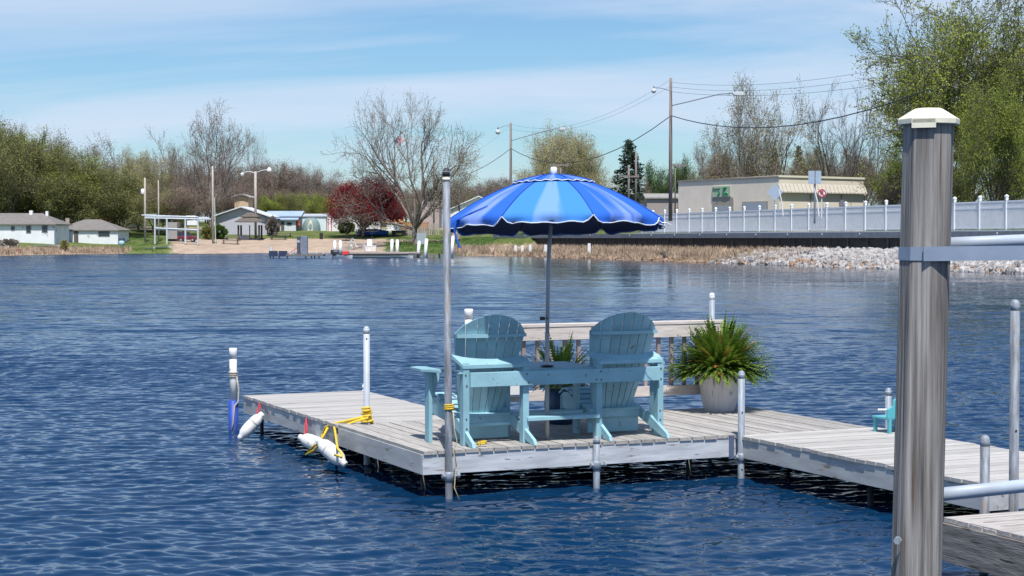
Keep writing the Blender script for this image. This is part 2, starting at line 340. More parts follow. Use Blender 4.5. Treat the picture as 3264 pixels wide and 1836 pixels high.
# sheltered, calmer water in the lee of the causeway
lee = nmath('ADD', sx.outputs[0], nmath('MULTIPLY', sx.outputs[1], .135))
wob = N(nt, 'ShaderNodeTexNoise'); L.new(t.outputs['Object'], wob.inputs['Vector']); wob.inputs['Scale'].default_value = .06; wob.inputs['Detail'].default_value = 3
lee = nmath('ADD', lee, nmath('MULTIPLY', nmath('SUBTRACT', wob.outputs['Fac'], .5), 14.))
calm = nmath('MULTIPLY', mrange(lee, 4, 20), mrange(sx.outputs[1], 26, 90))
def slope(scale, rot, sc, det, amp):
    m_ = N(nt, 'ShaderNodeMapping'); L.new(t.outputs['Object'], m_.inputs[0]); m_.inputs['Rotation'].default_value = (0, 0, R(rot)); m_.inputs['Scale'].default_value = sc
    n = N(nt, 'ShaderNodeTexNoise'); L.new(m_.outputs[0], n.inputs['Vector']); n.inputs['Scale'].default_value = scale; n.inputs['Detail'].default_value = det; n.inputs['Roughness'].default_value = .58
    v = N(nt, 'ShaderNodeVectorMath', operation='SUBTRACT'); L.new(n.outputs['Color'], v.inputs[0]); v.inputs[1].default_value = (.5, .5, .5)
    w = N(nt, 'ShaderNodeVectorMath', operation='MULTIPLY'); L.new(v.outputs[0], w.inputs[0]); w.inputs[1].default_value = (amp*.35, amp, 0)
    # slopes biased toward the camera so the water reflects higher, bluer sky
    sp3 = N(nt, 'ShaderNodeSeparateXYZ'); L.new(w.outputs[0], sp3.inputs[0]); ab = nmath('ABSOLUTE', sp3.outputs[1]); yy_ = nmath('SUBTRACT', nmath('MULTIPLY', sp3.outputs[1], .55), nmath('MULTIPLY', ab, .62)); c3 = N(nt, 'ShaderNodeCombineXYZ'); L.new(sp3.outputs[0], c3.inputs[0]); L.new(yy_, c3.inputs[1]); return c3.outputs[0]
def vadd(a, b): v = N(nt, 'ShaderNodeVectorMath', operation='ADD'); L.new(a, v.inputs[0]); L.new(b, v.inputs[1]); return v.outputs[0]
def vscale(a, f):
    v = N(nt, 'ShaderNodeVectorMath', operation='SCALE'); L.new(a, v.inputs[0])
    if isinstance(f, (int, float)): v.inputs['Scale'].default_value = f
    else: L.new(f, v.inputs['Scale'])
    return v.outputs[0]
big_ = slope(2.3, 7, (.7, 2.0, 1), 4, 1.05); mid_ = slope(.34, -5, (.5, 1.5, 1), 3, .42); fine = slope(7.5, 5, (.55, 1.7, 1), 3, .55)
far = mrange(sx.outputs[1], 15, 55, .10, 1.5)          # the near water carries its waves as real relief
gust = N(nt, 'ShaderNodeTexNoise'); gm = N(nt, 'ShaderNodeMapping'); L.new(t.outputs['Object'], gm.inputs[0]); gm.inputs['Scale'].default_value = (.35, 1, 1); gm.inputs['Rotation'].default_value = (0, 0, R(6)); L.new(gm.outputs[0], gust.inputs['Vector']); gust.inputs['Scale'].default_value = .09; gust.inputs['Detail'].default_value = 5
gs = mrange(gust.outputs['Fac'], .3, .7, .85, 1.45)
st = nmath('MULTIPLY', nmath('SUBTRACT', 1.0, nmath('MULTIPLY', calm, .82)), gs)
near_ = mrange(sx.outputs[1], 15, 40, .16, 1.)
tot = vscale(vadd(vscale(vadd(big_, mid_), far), vscale(fine, near_)), st)
geo = N(nt, 'ShaderNodeNewGeometry'); nrm = N(nt, 'ShaderNodeVectorMath', operation='NORMALIZE'); L.new(vadd(geo.outputs['Normal'], tot), nrm.inputs[0]); L.new(nrm.outputs[0], bs.inputs['Normal'])
NY, NX = 1050, 620
yv = 9.0*(46/9.0)**np.linspace(0, 1, NY); u_ = np.linspace(-1, 1, NX)
Yw = np.repeat(yv[:, None], NX, 1); Xw = u_[None, :]*(Yw*.36+1.5)
edge = np.minimum(np.clip((Yw-9)/1.0, 0, 1), np.clip((46-Yw)/14, 0, 1))*np.clip((1-np.abs(u_[None, :]))/.06, 0, 1)
Zw = waves(Xw, Yw)*edge
idw = np.arange(NX*NY).reshape(NY, NX); Fw = np.stack([idw[:-1, :-1], idw[:-1, 1:], idw[1:, 1:], idw[1:, :-1]], -1).reshape(-1, 4)
Vw = np.stack([Xw, Yw, Zw], -1).reshape(-1, 3)
# the rest of the lake joins the relief patch edge to edge
B = [(-(9*.36+1.5), 9), (9*.36+1.5, 9), (46*.36+1.5, 46), (-(46*.36+1.5), 46)]
ext = np.array([(-3500, -3500, 0), (3500, -3500, 0), (3500, 5000, 0), (-3500, 5000, 0)], float)
o = len(Vw); Vw = np.vstack([Vw, ext])
c = [idw[0, 0], idw[0, -1], idw[-1, -1], idw[-1, 0]]
Fw = np.vstack([Fw, [[o, o+1, c[1], c[0]], [o+1, o+2, c[2], c[1]], [o+2, o+3, c[3], c[2]], [o+3, o, c[0], c[3]]]])
wme = meshnp('lake', Vw, Fw, M_water); wme.polygons.foreach_set('use_smooth', np.ones(len(wme.polygons), bool))
wo_ = bpy.data.objects.new('lake', wme); COL.objects.link(wo_); tag(wo_, kind='structure')
# ================================================================== DOCKS  (dock axes: u to the right along the front edge, v away from the camera)
DKO = Vector((-.81, 15.6, 0)); DKA = R(24)
cu, su = math.cos(DKA), math.sin(DKA)
def dk(u, v, z=0): return Vector((DKO.x + u*cu - v*su, DKO.y + u*su + v*cu, z))
def dthing(name, label, cat, u, v, z, group=None): return thing(name, label, cat, dk(u, v, z), DKA, group)
DZ = .43; BT = .032
def deck(name, label, u0, u1, v0, v1, along, bmat, sides, cat='dock', step=.142):
    t_ = dthing(name, label, cat, u0, v0, 0)
    w = step - .008; Lb = (v1-v0) if along == 'v' else (u1-u0); n = int(round(((u1-u0) if along == 'v' else (v1-v0))/step))
    step = ((u1-u0) if along == 'v' else (v1-v0))/n; w = step-.012
    for kx in range(3):
        pass
    if along == 'v': me = MB().box((0, 0, 0), (w, Lb+.02, BT)).mesh('board', bmat)
    else: me = MB().box((0, 0, 0), (Lb+.02, w, BT)).mesh('board', bmat)
    for i in range(n):
        c_ = (i+.5)*step; z = DZ-BT/2+rnd.uniform(-.002, .002)
        lo = (c_, Lb/2+rnd.uniform(-.006, .006), z) if along == 'v' else (Lb/2+rnd.uniform(-.006, .006), c_, z)
        o_ = inst('board', me, t_, lo); o_.rotation_euler = (rnd.uniform(-.001, .001), rnd.uniform(-.004, .004), rnd.uniform(-.0015, .0015))
    uu, vv = u1-u0, v1-v0; ft = .185; zc = DZ-BT-ft/2-.001
    for s_, m_ in sides.items():
        if s_ == 'front': MB().box((uu/2, .019, zc), (uu, .038, ft)).build('fascia_board', m_, t_, bevel=.003)
        if s_ == 'back': MB().box((uu/2, vv-.019, zc), (uu, .038, ft)).build('fascia_board', m_, t_)
        if s_ == 'left': MB().box((.019, vv/2, zc), (.038, vv-.08, ft)).build('fascia_board', m_, t_, bevel=.003)
        if s_ == 'right': MB().box((uu-.019, vv/2, zc), (.038, vv-.08, ft)).build('fascia_board', m_, t_)
    jm = MB().box((0, 0, 0), (uu-.1, .038, .21)).mesh('joist', M_dark)  # joists made deep, dark and closely set to block sky reflections underneath
    nj = max(2, int(vv/.45))
    for i in range(1, nj): inst('joist', jm, t_, (uu/2, vv*i/nj, DZ-BT-.11))
    return t_
main = deck('dock_platform', 'weathered grey board dock platform carrying the aqua double chair and umbrella', 0, 4.9, .0, 2.44, 'v', M_deck, dict(front=M_fascia, left=M_fascia_g, back=M_fascia_g, right=M_fascia_g))
fing = deck('dock_finger', 'narrow pale dock finger running out to the white pole, fenders on its side', 0, 1.55, 2.45, 6.15, 'u', M_deckx, dict(back=M_fascia_g, left=M_fascia_g, right=M_fascia_g))
walk = deck('dock_walkway', 'dock walkway running from the platform towards the big wooden post', 3.3, 4.95, -3.75, -.01, 'u', M_deckx, dict(front=M_fascia_g, left=M_fascia_g, right=M_fascia_g))
near = deck('dock_section', 'old dark grained dock section at the lower right corner behind the post', 1.95, 5.2, -9.0, -4.95, 'u', M_olddock_l, dict(back=M_olddock_l, right=M_olddock))
MB().box((.05, 2.0, DZ-.012), (.10, 4.1, .034)).build('edge_board', M_olddock_l, near)
MB().box((-.021, 2.0, DZ-.16), (.04, 4.1, .26)).build('fascia_board', M_olddock, near)
# dark strip coloured as the shade at the platform's front end beside the pole
MB().box((3.245, .0, DZ-.12), (.05, .03, .23)).build('gap_shade_strip', mat('gap_shade', (.10, .13, .22), .6, .1), main)
for (uu, vv) in ((.2, .5), (.35, 2.2), (3.0, .4), (3.2, 2.1), (4.7, 1.2)): MB().tube([(uu, vv, DZ-.1), (uu, vv, -1.2)], .03, 8).build('under_leg', M_dark, main, True)
for (uu, vv) in ((.12, 3.3), (1.4, 1.5), (1.42, 3.4)): MB().tube([(uu, vv, DZ-.1), (uu, vv, -1.2)], .025, 8).build('under_leg', M_dark, fing, True)
for (uu, vv) in ((1.5, .6), (.2, 1.8)): MB().tube([(uu, vv, DZ-.1), (uu, vv, -1.2)], .03, 8).build('under_leg', M_dark, walk, True)
# ---- poles
def pole(label, u, v, ztop, r, m, capm=None, lean=(0, 0), clamp=None, name='dock_pole', holes=(), zbot=-1.3, capkind='dome', group=None):
    t_ = dthing(name, label, 'pole', u, v, 0, group)
    top = Vector((lean[0]*ztop, lean[1]*ztop, ztop-.03))
    MB().tube([(lean[0]*zbot, lean[1]*zbot, zbot), (0, 0, 0), top], r, 16).build('pipe', m, t_, True)
    if capkind == 'dome':
        MB().lathe([(r*1.01, -.05), (r*1.03, -.02), (r*.96, .004), (r*.7, .020), (r*.3, .028)], 16, top).build('pole_cap', capm or m, t_, True)
    else:
        MB().lathe([(r*1.1, -.07), (r*1.12, .0), (r*1.12, .03), (r*.9, .034)], 16, top).build('pole_cap', capm or m, t_, True)
    for hz_ in holes: MB().tube([(lean[0]*hz_-.3*r, -r*.93, hz_), (lean[0]*hz_-.3*r, -r*1.05, hz_)], .008, 8).build('bolt_hole', M_dark, t_)
    if clamp:
        z = clamp; MB().lathe([(r*1.02, -.045), (r*1.35, -.04), (r*1.35, .02), (r*1.05, .04)], 14, (0, 0, z)).build('clamp_collar', M_pipe, t_, True)
        MB().tube([(r*1.1, 0, z), (r*2.6, 0, z)], .016, 8).tube([(r*2.3, 0, z), (r*3.0, 0, z)], .026, 8).build('clamp_bolt', M_pipe, t_)
        MB().tube([(-r*1.1, 0, z), (-r*2.0, 0, z)], .022, 8).build('clamp_lug', M_pipe, t_)
    return t_
tall = pole('tallest grey pipe pole at the platform corner, left of the chairs', .235, -.055, 3.0, .034, M_pipe_d, M_dark, (-.008, 0), .20)
MB().lathe([(.037, -.1), (.037, -.07)], 14, (-.024, 0, 2.98)).build('cap_band', M_cream, tall, True)
pole('short grey pipe pole at the middle of the platform front', 1.74, -.05, .50, .032, M_pipe, clamp=.22)
pole('grey pipe pole with a side bolt where platform meets walkway', 3.30, -.10, 1.07, .034, M_pipe, clamp=.22, holes=(.66, .1))
p4 = pole('pale grey pole wrapped in yellow rope on the dock finger', .30, 2.40, 1.45, .033, mat('pale_pipe', (.43, .47, .53), .45, .08, 6), holes=(1.32,))
pole('short white capped stub at the far corner of the dock finger', 1.60, 6.2, .52, .036, M_white)
pole('white capped pole standing behind the left chair back', 1.50, 2.52, 1.60, .042, mat('pole_offwhite', (.62, .62, .62), .5, .08), M_white, capkind='flat')
pole('pale pole rising behind the large potted fern', 4.52, 2.53, 1.74, .034, M_pipe, M_white)
pole('grey pole at the lower right, short, rising past the rail', 2.356, -4.88, .98, .034, M_pipe_d, M_pipe)
pole('tall grey pole at the right edge behind the lower rail', 2.613, -4.88, 1.93, .034, M_pipe_d, M_pipe, holes=(1.0,))
pole('grey pole beside the small turquoise chair', 5.03, -.12, .84, .033, M_pipe)
wp = dthing('mooring_pole', 'white plastic pole with blue sleeve at the far end of the dock finger', 'pole', -.10, 6.25, 0)
MB().tube([(0, 0, .30), (0, 0, .98)], .046, 18).build('pipe', M_whited, wp, True)
MB().lathe([(.050, -.10), (.050, .02), (.044, .028)], 18, (0, 0, .98)).build('pole_cap', M_white, wp, True)
MB().tube([(0, 0, -.8), (0, 0, .36)], .062, 18).build('sleeve', M_blue, wp, True)
mb = MB()
for kz in range(3): mb.lathe([(.05, -.014), (.064, 0), (.05, .014)], 16, (0, 0, .66+kz*.022))
mb.tube([(.03, -.05, .66), (.055, -.05, .5), (.05, -.05, .35), (0, -.07, .30), (-.02, -.07, .1), (-.05, -.07, -.05)], .011, 7); mb.build('tied_rope', M_roped, wp, True)
# ---- railing
rl = dthing('deck_railing', 'weathered wooden railing along the far side of the platform', 'railing', 1.55, 2.40, DZ)
MB().box((1.5, 0, .985), (3.1, .14, .036)).build('cap_rail', M_rail, rl, bevel=.004)
for (a, b) in ((-.05, 1.33), (1.345, 3.05)):
    MB().box(((a+b)/2, -.045, .895), (b-a, .036, .14)).build('top_board', M_rail, rl, bevel=.003)
    MB().box(((a+b)/2, -.045, .225), (b-a, .036, .11)).build('bottom_board', M_rail, rl, bevel=.003)
bm = MB().box((0, 0, 0), (.038, .038, .66)).mesh('baluster', M_bal)
for i in range(19): inst('baluster', bm, rl, (.04+i*.166, -.005, .52))
for x in (-.02, 1.6, 3.04): MB().box((x, .05, .43), (.085, .085, 1.02)).build('rail_post', M_bal, rl)
# ================================================================== DOUBLE CHAIR
CU, CV = 1.55, .30
ch = dthing('double_chair', 'pale aqua wooden double garden chair joined by a table, seen from behind', 'chair', CU, CV, DZ)
def cb(name, outline, fn, a, b, m=M_teal, bev=.003): return MB().prism(outline, a, b, lambda x, y, t: (lambda p: (p[0]-CU, p[1]-CV, p[2]))(fn(x, y, t))).build(name, m, ch, bevel=bev)
def cbox(name, c, d, m=M_teal, bev=.003): return MB().box((c[0]-CU, c[1]-CV, c[2]), d).build(name, m, ch, bevel=bev)
for (x, dx_) in ((.515, 0), (1.125, 0), (1.90, 0), (2.57, 0)):
    outer = x in (.515, 2.57)
    cbox('rear_post', (x, .25, .385), (.062, .085, .77))
cbox('cross_beam', (1.5425, .185, .615), (2.0, .036, .135))
for sgn, cx_ in ((1, .82), (-1, 2.235)):
    # shelf-like tilted board behind the back slats
    n = 12; a_, b_ = [], []
    hw = .37
    pts = [(-hw-.02, .0), (hw, .0), (hw, .5)] if False else None
    lo = [(cx_-.34, .20, .752), (cx_+.345, .20, .752)]
    up = [(cx_+.37*(1-2*i/n), .335-.07*(1-(1-2*i/n)**2), .835-.035*(1-(1-2*i/n)**2)) for i in range(n+1)]
    up[0] = (cx_+.345, .25, .79); up[-1] = (cx_-.40, .36, .85)
    poly = lo + up
    mb = MB(); o_ = len(poly)
    for dz in (.0, -.032):
        mb.v += [(p[0]-CU, p[1]-CV, p[2]+dz) for p in poly]
    mb.f = [tuple(range(o_)), tuple(range(2*o_-1, o_-1, -1))] + [(i, i+o_, (i+1) % o_+o_, (i+1) % o_) for i in range(o_)]
    mb.build('arm_rail', M_teal, ch)
    # back slats, fanned and bowed
    NS = 7
    for i in range(NS):
        t0, t1 = -1+2*i/NS, -1+2*(i+1)/NS; g = .006
        vs, fs = [], []
        K = 7
        for kz in range(K):
            q = kz/(K-1)
            row = []
            for tt, gg in ((t0, g), ((t0+t1)/2, 0), (t1, -g)):
                ztop = 1.215-.15*tt*tt-.03*tt**4 if True else 0
                z = .22+(ztop-.22)*q; zq = (z-.22)/.98
                hw = .20+.185*min(1, zq*1.05)**.8
                xx = cx_+tt*hw+(gg*(.5+.5*zq)); bow = .085*tt*tt*(.4+.6*zq)
                yy = .60-.36*zq+bow-.02
                row.append((xx-CU, yy-CV, z))
            vs.append(row)
        mb = MB(); nr = len(vs)
        for row in vs:
            for p in row: mb.v.append(p)
        for row in vs:
            for p in row: mb.v.append((p[0], p[1]+.019, p[2]))
        O = nr*3
        for r_ in range(nr-1):
            for c_ in range(2):
                q_ = r_*3+c_; mb.f.append((q_, q_+1, q_+4, q_+3)); mb.f.append((O+q_, O+q_+3, O+q_+4, O+q_+1))
            mb.f.append((r_*3, r_*3+3, O+r_*3+3, O+r_*3)); mb.f.append((r_*3+2, O+r_*3+2, O+r_*3+5, r_*3+5))
        e = (nr-1)*3
        for c_ in range(2): mb.f.append((e+c_, e+c_+1, O+e+c_+1, O+e+c_)); mb.f.append((c_, O+c_, O+c_+1, c_+1))
        mb.build('back_slat', M_teal, ch)
    # upper curved support
    mb = MB(); n = 14; W_ = .355
    for dz in (0, .032):
        for dy in (0, .045):
            for i in range(n+1):
                tt = -1+2*i/n; mb.v.append((cx_+tt*W_-CU, .60-.36*.8-.02-.055+.085*tt*tt*.85+dy*.9-CV, 1.0+dz))
    m1 = n+1
    for i in range(n):
        mb.f += [(i, i+1, m1+i+1, m1+i), (2*m1+i, 3*m1+i, 3*m1+i+1, 2*m1+i+1), (i, 2*m1+i, 2*m1+i+1, i+1), (m1+i, m1+i+1, 3*m1+i+1, 3*m1+i)]
    mb.f += [(0, m1, 3*m1, 2*m1), (n, 2*m1+n, 3*m1+n, m1+n)]
    mb.build('back_support', M_teal, ch)
    cbox('lower_support', (cx_, .55, .215), (.60, .035, .09))
    cbox('rear_apron', (cx_, .58, .12), (.56, .03, .2))
    # seat slats along a scooped profile
    prof = [(.56, .235), (.65, .255), (.74, .285), (.83, .325), (.92, .365), (1.01, .395), (1.09, .395), (1.15, .365)]
    for i in range(len(prof)):
        a0 = prof[i]; sl = (prof[min(i+1, 7)][1]-prof[max(i-1, 0)][1])/(prof[min(i+1, 7)][0]-prof[max(i-1, 0)][0])
        MB().box((cx_-CU, a0[0]-CV, a0[1]+.02), (.60, .078, .02), Matrix.Rotation(math.atan(sl), 3, 'X')).build('seat_slat', M_teal, ch)
    for s2 in (-1, 1):
        xs_ = cx_+s2*.275 if s2*sgn < 0 and False else cx_+s2*.272
        ol = [(.02, 0), (.13, 0), (.62, .235), (.78, .25), (.98, .33), (1.12, .34), (1.17, .30), (1.17, .24), (1.05, .16)]
        ol = [(.0, .0), (.09, .0), (.55, .16), (1.16, .22), (1.17, .35), (1.10, .385), (1.0, .385), (.85, .325), (.62, .25), (.42, .235), (.02, .045)]
        ang = -.12*s2
        cb('side_rail', ol, lambda x, y, t, xs_=xs_, s2=s2: (xs_+t+s2*.04*(1-x), x, y), -.016, .016)
    cbox('front_apron', (cx_, 1.16, .27), (.58, .025, .14))
    # outer front leg, bracket and arm
    ox = -1 if cx_ < 1.5 else 1
    fx = cx_+ox*.505
    cbox('front_leg', (fx, .66, .335), (.036, .11, .67))
    cb('arm_bracket', [(0, .66), (-.12*ox*-1*-1, .66), (-.10*ox*-1*-1, .58), (-.03*ox*-1*-1, .36), (0, .34)], lambda x, y, t, fx=fx, ox=ox: (fx+(x if ox > 0 else x)*1.0*(1 if ox < 0 else 1) if ox < 0 else fx-x, .66+t, y), -.012, .012)
    pl = [(.30, .24), (.36, .24), (.40, .60), (.46, .95), (.60, 1.06), (.70, .98), (.66, .60), (.50, .35)] if False else [(.30, .22), (.37, .22), (.44, .45), (.43, .92), (.50, .99), (.59, .93), (.60, .62), (.50, .42)]
    cb('arm', [(cx_+ox*a_, b_) for a_, b_ in pl], lambda x, y, t: (x, y, t), .672, .698)
    cbox('inner_leg', (cx_-ox*.33, .72, .335), (.036, .1, .67))
scm = MB().lathe([(.009, 0), (.008, .004), (.003, .006)], 8).mesh('screw', mat('screw_steel', (.10, .11, .11), .5))
for x in (.515, 2.57):
    for z in (.56, .66, .16, .25):
        o_ = inst('screw', scm, ch, (x-CU+rnd.uniform(-.008, .008), .206-CV, z)); o_.rotation_euler = (R(90), 0, 0)
for x in (1.125, 1.90):
    for z in (.575, .655):
        o_ = inst('screw', scm, ch, (x-CU+rnd.uniform(-.01, .01), .166-CV, z)); o_.rotation_euler = (R(90), 0, 0)
# table between the seats
for i in range(6):
    v0 = .245+i*.135; cbox('table_slat', (1.5125, v0+.06, .685), (.83, .127, .022))
cbox('table_apron', (1.5125, .30, .64), (.74, .025, .06))
cbox('footboard', (1.5125, .26, .225), (.76, .16, .036))
cbox('footboard', (1.5125, .62, .235), (.76, .16, .03))
cbox('stretcher', (.80, .42, .17), (.5, .03, .03))
# ================================================================== UMBRELLA
UP = dk(1.42, .37, DZ)
um = thing('patio_umbrella', 'large blue umbrella with white piped scalloped edge over the double chair', 'umbrella', UP, 0)
ZT = 2.52
tilt = Matrix.Rotation(R(3.2), 3, 'X') @ Matrix.Rotation(R(-0.9), 3, 'Y')
tilt = Matrix.Rotation(R(-3.2), 3, 'X') @ Matrix.Rotation(R(-.9), 3, 'Y')
CR = 1.08; AP = Vector((.062, 0, ZT)); HD = .42
def canopy(r, th, inner=0, z0=0):
    """r 0..1 , th angle; sag between ribs"""
    q = r*CR; z = -HD*(r**1.75) - .02*r
    return Vector((q*math.cos(th), q*math.sin(th), z-inner+z0))
NP = 8; TH0 = R(-90+17.5)
def surf(i, s, r, inner=0):
    """s 0..1 across panel i; straight chord between ribs with a little billow"""
    a0, a1 = TH0+i*2*math.pi/NP, TH0+(i+1)*2*math.pi/NP
    p0, p1 = canopy(r, a0), canopy(r, a1); p = p0.lerp(p1, s)
    bil = math.sin(math.pi*s); p = p + Vector((math.cos((a0+a1)/2), math.sin((a0+a1)/2), .15))*.042*bil*r
    p.z += .030*bil*r*r*.3 - inner
    return AP + tilt @ p
def fabric(name, c1, c2):
    if name in MATS: return MATS[name]
    m = bpy.data.materials.new(name); m.use_nodes = True; nt = m.node_tree; L = nt.links; b = nt.nodes['Principled BSDF']; b.inputs['Roughness'].default_value = .9; b.inputs['Specular IOR Level'].default_value = .15
    uvn = N(nt, 'ShaderNodeUVMap'); mp_ = N(nt, 'ShaderNodeMapping'); L.new(uvn.outputs[0], mp_.inputs[0]); mp_.inputs['Scale'].default_value = (6.0, .9, 1)
    oi = N(nt, 'ShaderNodeObjectInfo'); cb_ = N(nt, 'ShaderNodeCombineXYZ'); mm = N(nt, 'ShaderNodeMath', operation='MULTIPLY'); L.new(oi.outputs['Random'], mm.inputs[0]); mm.inputs[1].default_value = 31
    L.new(mm.outputs[0], cb_.inputs[0]); L.new(cb_.outputs[0], mp_.inputs['Location'])
    nz = N(nt, 'ShaderNodeTexNoise'); L.new(mp_.outputs[0], nz.inputs['Vector']); nz.inputs['Scale'].default_value = 1.0; nz.inputs['Detail'].default_value = 1.5; nz.inputs['Roughness'].default_value = .4
    sx_ = N(nt, 'ShaderNodeSeparateXYZ'); L.new(uvn.outputs[0], sx_.inputs[0])
    # paler towards the middle of each panel
    a = N(nt, 'ShaderNodeMath', operation='SUBTRACT'); L.new(sx_.outputs[0], a.inputs[0]); a.inputs[1].default_value = .5
    a2 = N(nt, 'ShaderNodeMath', operation='ABSOLUTE'); L.new(a.outputs[0], a2.inputs[0])
    mr = N(nt, 'ShaderNodeMapRange', interpolation_type='SMOOTHSTEP'); L.new(a2.outputs[0], mr.inputs[0])
    for i_, q in enumerate((.08, .34, .16, -.16)): mr.inputs[i_+1].default_value = q
    ad = N(nt, 'ShaderNodeMath', operation='ADD'); L.new(nz.outputs['Fac'], ad.inputs[0]); L.new(mr.outputs[0], ad.inputs[1])
    rp = N(nt, 'ShaderNodeValToRGB'); L.new(ad.outputs[0], rp.inputs[0]); rp.color_ramp.elements[0].position = .50; rp.color_ramp.elements[1].position = .68
    rp.color_ramp.elements[0].color = (*c1, 1); rp.color_ramp.elements[1].color = (*c2, 1); L.new(rp.outputs[0], b.inputs['Base Color'])
    MATS[name] = m; return m
MF1 = fabric('umbrella_cobalt', (.028, .13, .56), (.19, .29, .66)); MF2 = fabric('umbrella_azure', (.055, .23, .62), (.16, .31, .66))
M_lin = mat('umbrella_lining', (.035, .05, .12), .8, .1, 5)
M_trim = mat('umbrella_trim', (.70, .74, .80), .6, .03, 5)
M_seam = mat('umbrella_seam', (.012, .05, .30), .6, .1, 5)
def panel(i, r0, r1, nr, ns, m, name, val=0, seed=0, lift=0):
    rr = random.Random(seed); mb = MB(); uv = []
    rows = [r0+(r1-r0)*k_/nr for k_ in range(nr+1)]
    for r in rows:
        for s_ in range(ns+1):
            p = surf(i, s_/ns, r); p.z += lift; mb.v.append(tuple(p)); uv.append((s_/ns, r))
    hem = []
    if val:
        for kk in (1, 2):
            for s_ in range(ns+1):
                s = s_/ns; p = surf(i, s, r1); d = min(1, min(s, 1-s)/.085)**.8; drop = val*d*(1+.10*math.sin(s*9+seed)+.07*math.sin(s*23+seed*2))*kk/2
                a_ = TH0+(i+s)*2*math.pi/NP; p = p + Vector((math.cos(a_), math.sin(a_), 0))*(.010*d*math.sin(s*14+seed)*kk) ; p.z += lift-drop
                mb.v.append(tuple(p)); uv.append((s, r1+.05*kk))
                if kk == 2: hem.append(Vector(p))
    else: hem = [surf(i, s_/ns, r1)+Vector((0, 0, lift-.012*math.sin(math.pi*s_/ns*3)**2)) for s_ in range(ns+1)]
    nrw = len(mb.v)//(ns+1)
    for a in range(nrw-1):
        for b in range(ns): q = a*(ns+1)+b; mb.f.append((q, q+ns+1, q+ns+2, q+1))
    me = mb.mesh(name, m, True); ul = me.uv_layers.new(name='UVMap')
    for l_ in me.loops: ul.data[l_.index].uv = uv[l_.vertex_index]
    o_ = bpy.data.objects.new(name, me); COL.objects.link(o_); o_.parent = um
    MB().tube(hem, .0056, 6).build('piping', M_trim, o_)
    MB().tube([surf(i, 0, r0+(r1-r0)*k_/8)+Vector((0, 0, lift+.002)) for k_ in range(9)], .0055, 5).build('seam_tape', M_seam, o_)
    return o_
for i in range(NP):
    panel(i, .30, 1.0, 12, 18, MF2 if i in (7, 3) else MF1, 'canopy_panel', .074, i*3+1)
    panel(i, .02, .375, 5, 10, MF1, 'vent_panel', 0, i*5+2, .022)
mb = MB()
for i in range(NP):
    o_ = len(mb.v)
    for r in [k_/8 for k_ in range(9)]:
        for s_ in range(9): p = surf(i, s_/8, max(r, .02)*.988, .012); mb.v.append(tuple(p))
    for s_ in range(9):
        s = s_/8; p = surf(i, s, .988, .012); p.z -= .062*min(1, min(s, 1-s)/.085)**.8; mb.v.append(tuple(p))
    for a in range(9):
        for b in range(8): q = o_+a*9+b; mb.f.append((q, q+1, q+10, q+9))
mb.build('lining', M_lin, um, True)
for i in range(NP):
    a = TH0+i*2*math.pi/NP; mb = MB(); mb.tube([AP+tilt@(canopy(r, a)-Vector((0, 0, .02))) for r in (.02, .25, .5, .75, 1.0)], .005, 6); mb.build('rib', M_dark, um)
    mb = MB(); mb.tube([AP+tilt@(canopy(.5, a)-Vector((0, 0, .025))), AP+Vector((0, 0, -.48))], .004, 6); mb.build('strut', M_dark, um)
M_upole = mat('umbrella_pole_metal', (.40, .43, .47), .5, .1, 4)
MB().tube([(0, 0, .0), (0, 0, 1.02)], .0215, 12).build('lower_pole', mat('umbrella_pole_light', (.46, .45, .44), .5, .1, 4), um, True)
MB().tube([(0, 0, .95), (.012, 0, 1.7), (.062, 0, ZT-.02)], .019, 12).build('upper_pole', M_upole, um, True)
MB().lathe([(.012, -.02), (.030, .0), (.033, .03), (.033, .055), (.022, .073)], 16, AP+Vector((0, 0, .02))).build('finial', M_white, um, True)
MB().tube([(.0, -.02, 1.165), (.0, .03, 1.165), (.05, -.02, 1.165)], .009, 8).box((-.045, -.01, 1.165), (.05, .03, .032)).build('height_knob', M_dark, um)
MB().lathe([(.05, 0), (.07, .01), (.05, .018), (.025, .02)], 16, (0, 0, .70)).build('table_ring', M_dark, um)
a = surf(6, .32, .90)
# hanging ties of fabric at the rim
pl = surf(6, .25, 1.0); MB().tube([surf(6, .62, .86)+Vector((0, 0, .012)), surf(6, .45, .94)+Vector((0, -.012, .008)), pl+Vector((0, -.02, -.01)), pl+Vector((-.02, -.02, -.09)), pl+Vector((0, -.02, -.18)), pl+Vector((.03, -.02, -.26))], [.005, .008, .011, .010, .009, .012], 6).build('tie_strap', MF1, um)
pr = surf(0, .97, 1.0); MB().tube([pr+Vector((.0, 0, -.02)), pr+Vector((.04, 0, -.05)), pr+Vector((.08, 0, -.05)), pr+Vector((.12, 0, -.07))], .005, 6).build('tie_cord', M_white, um)
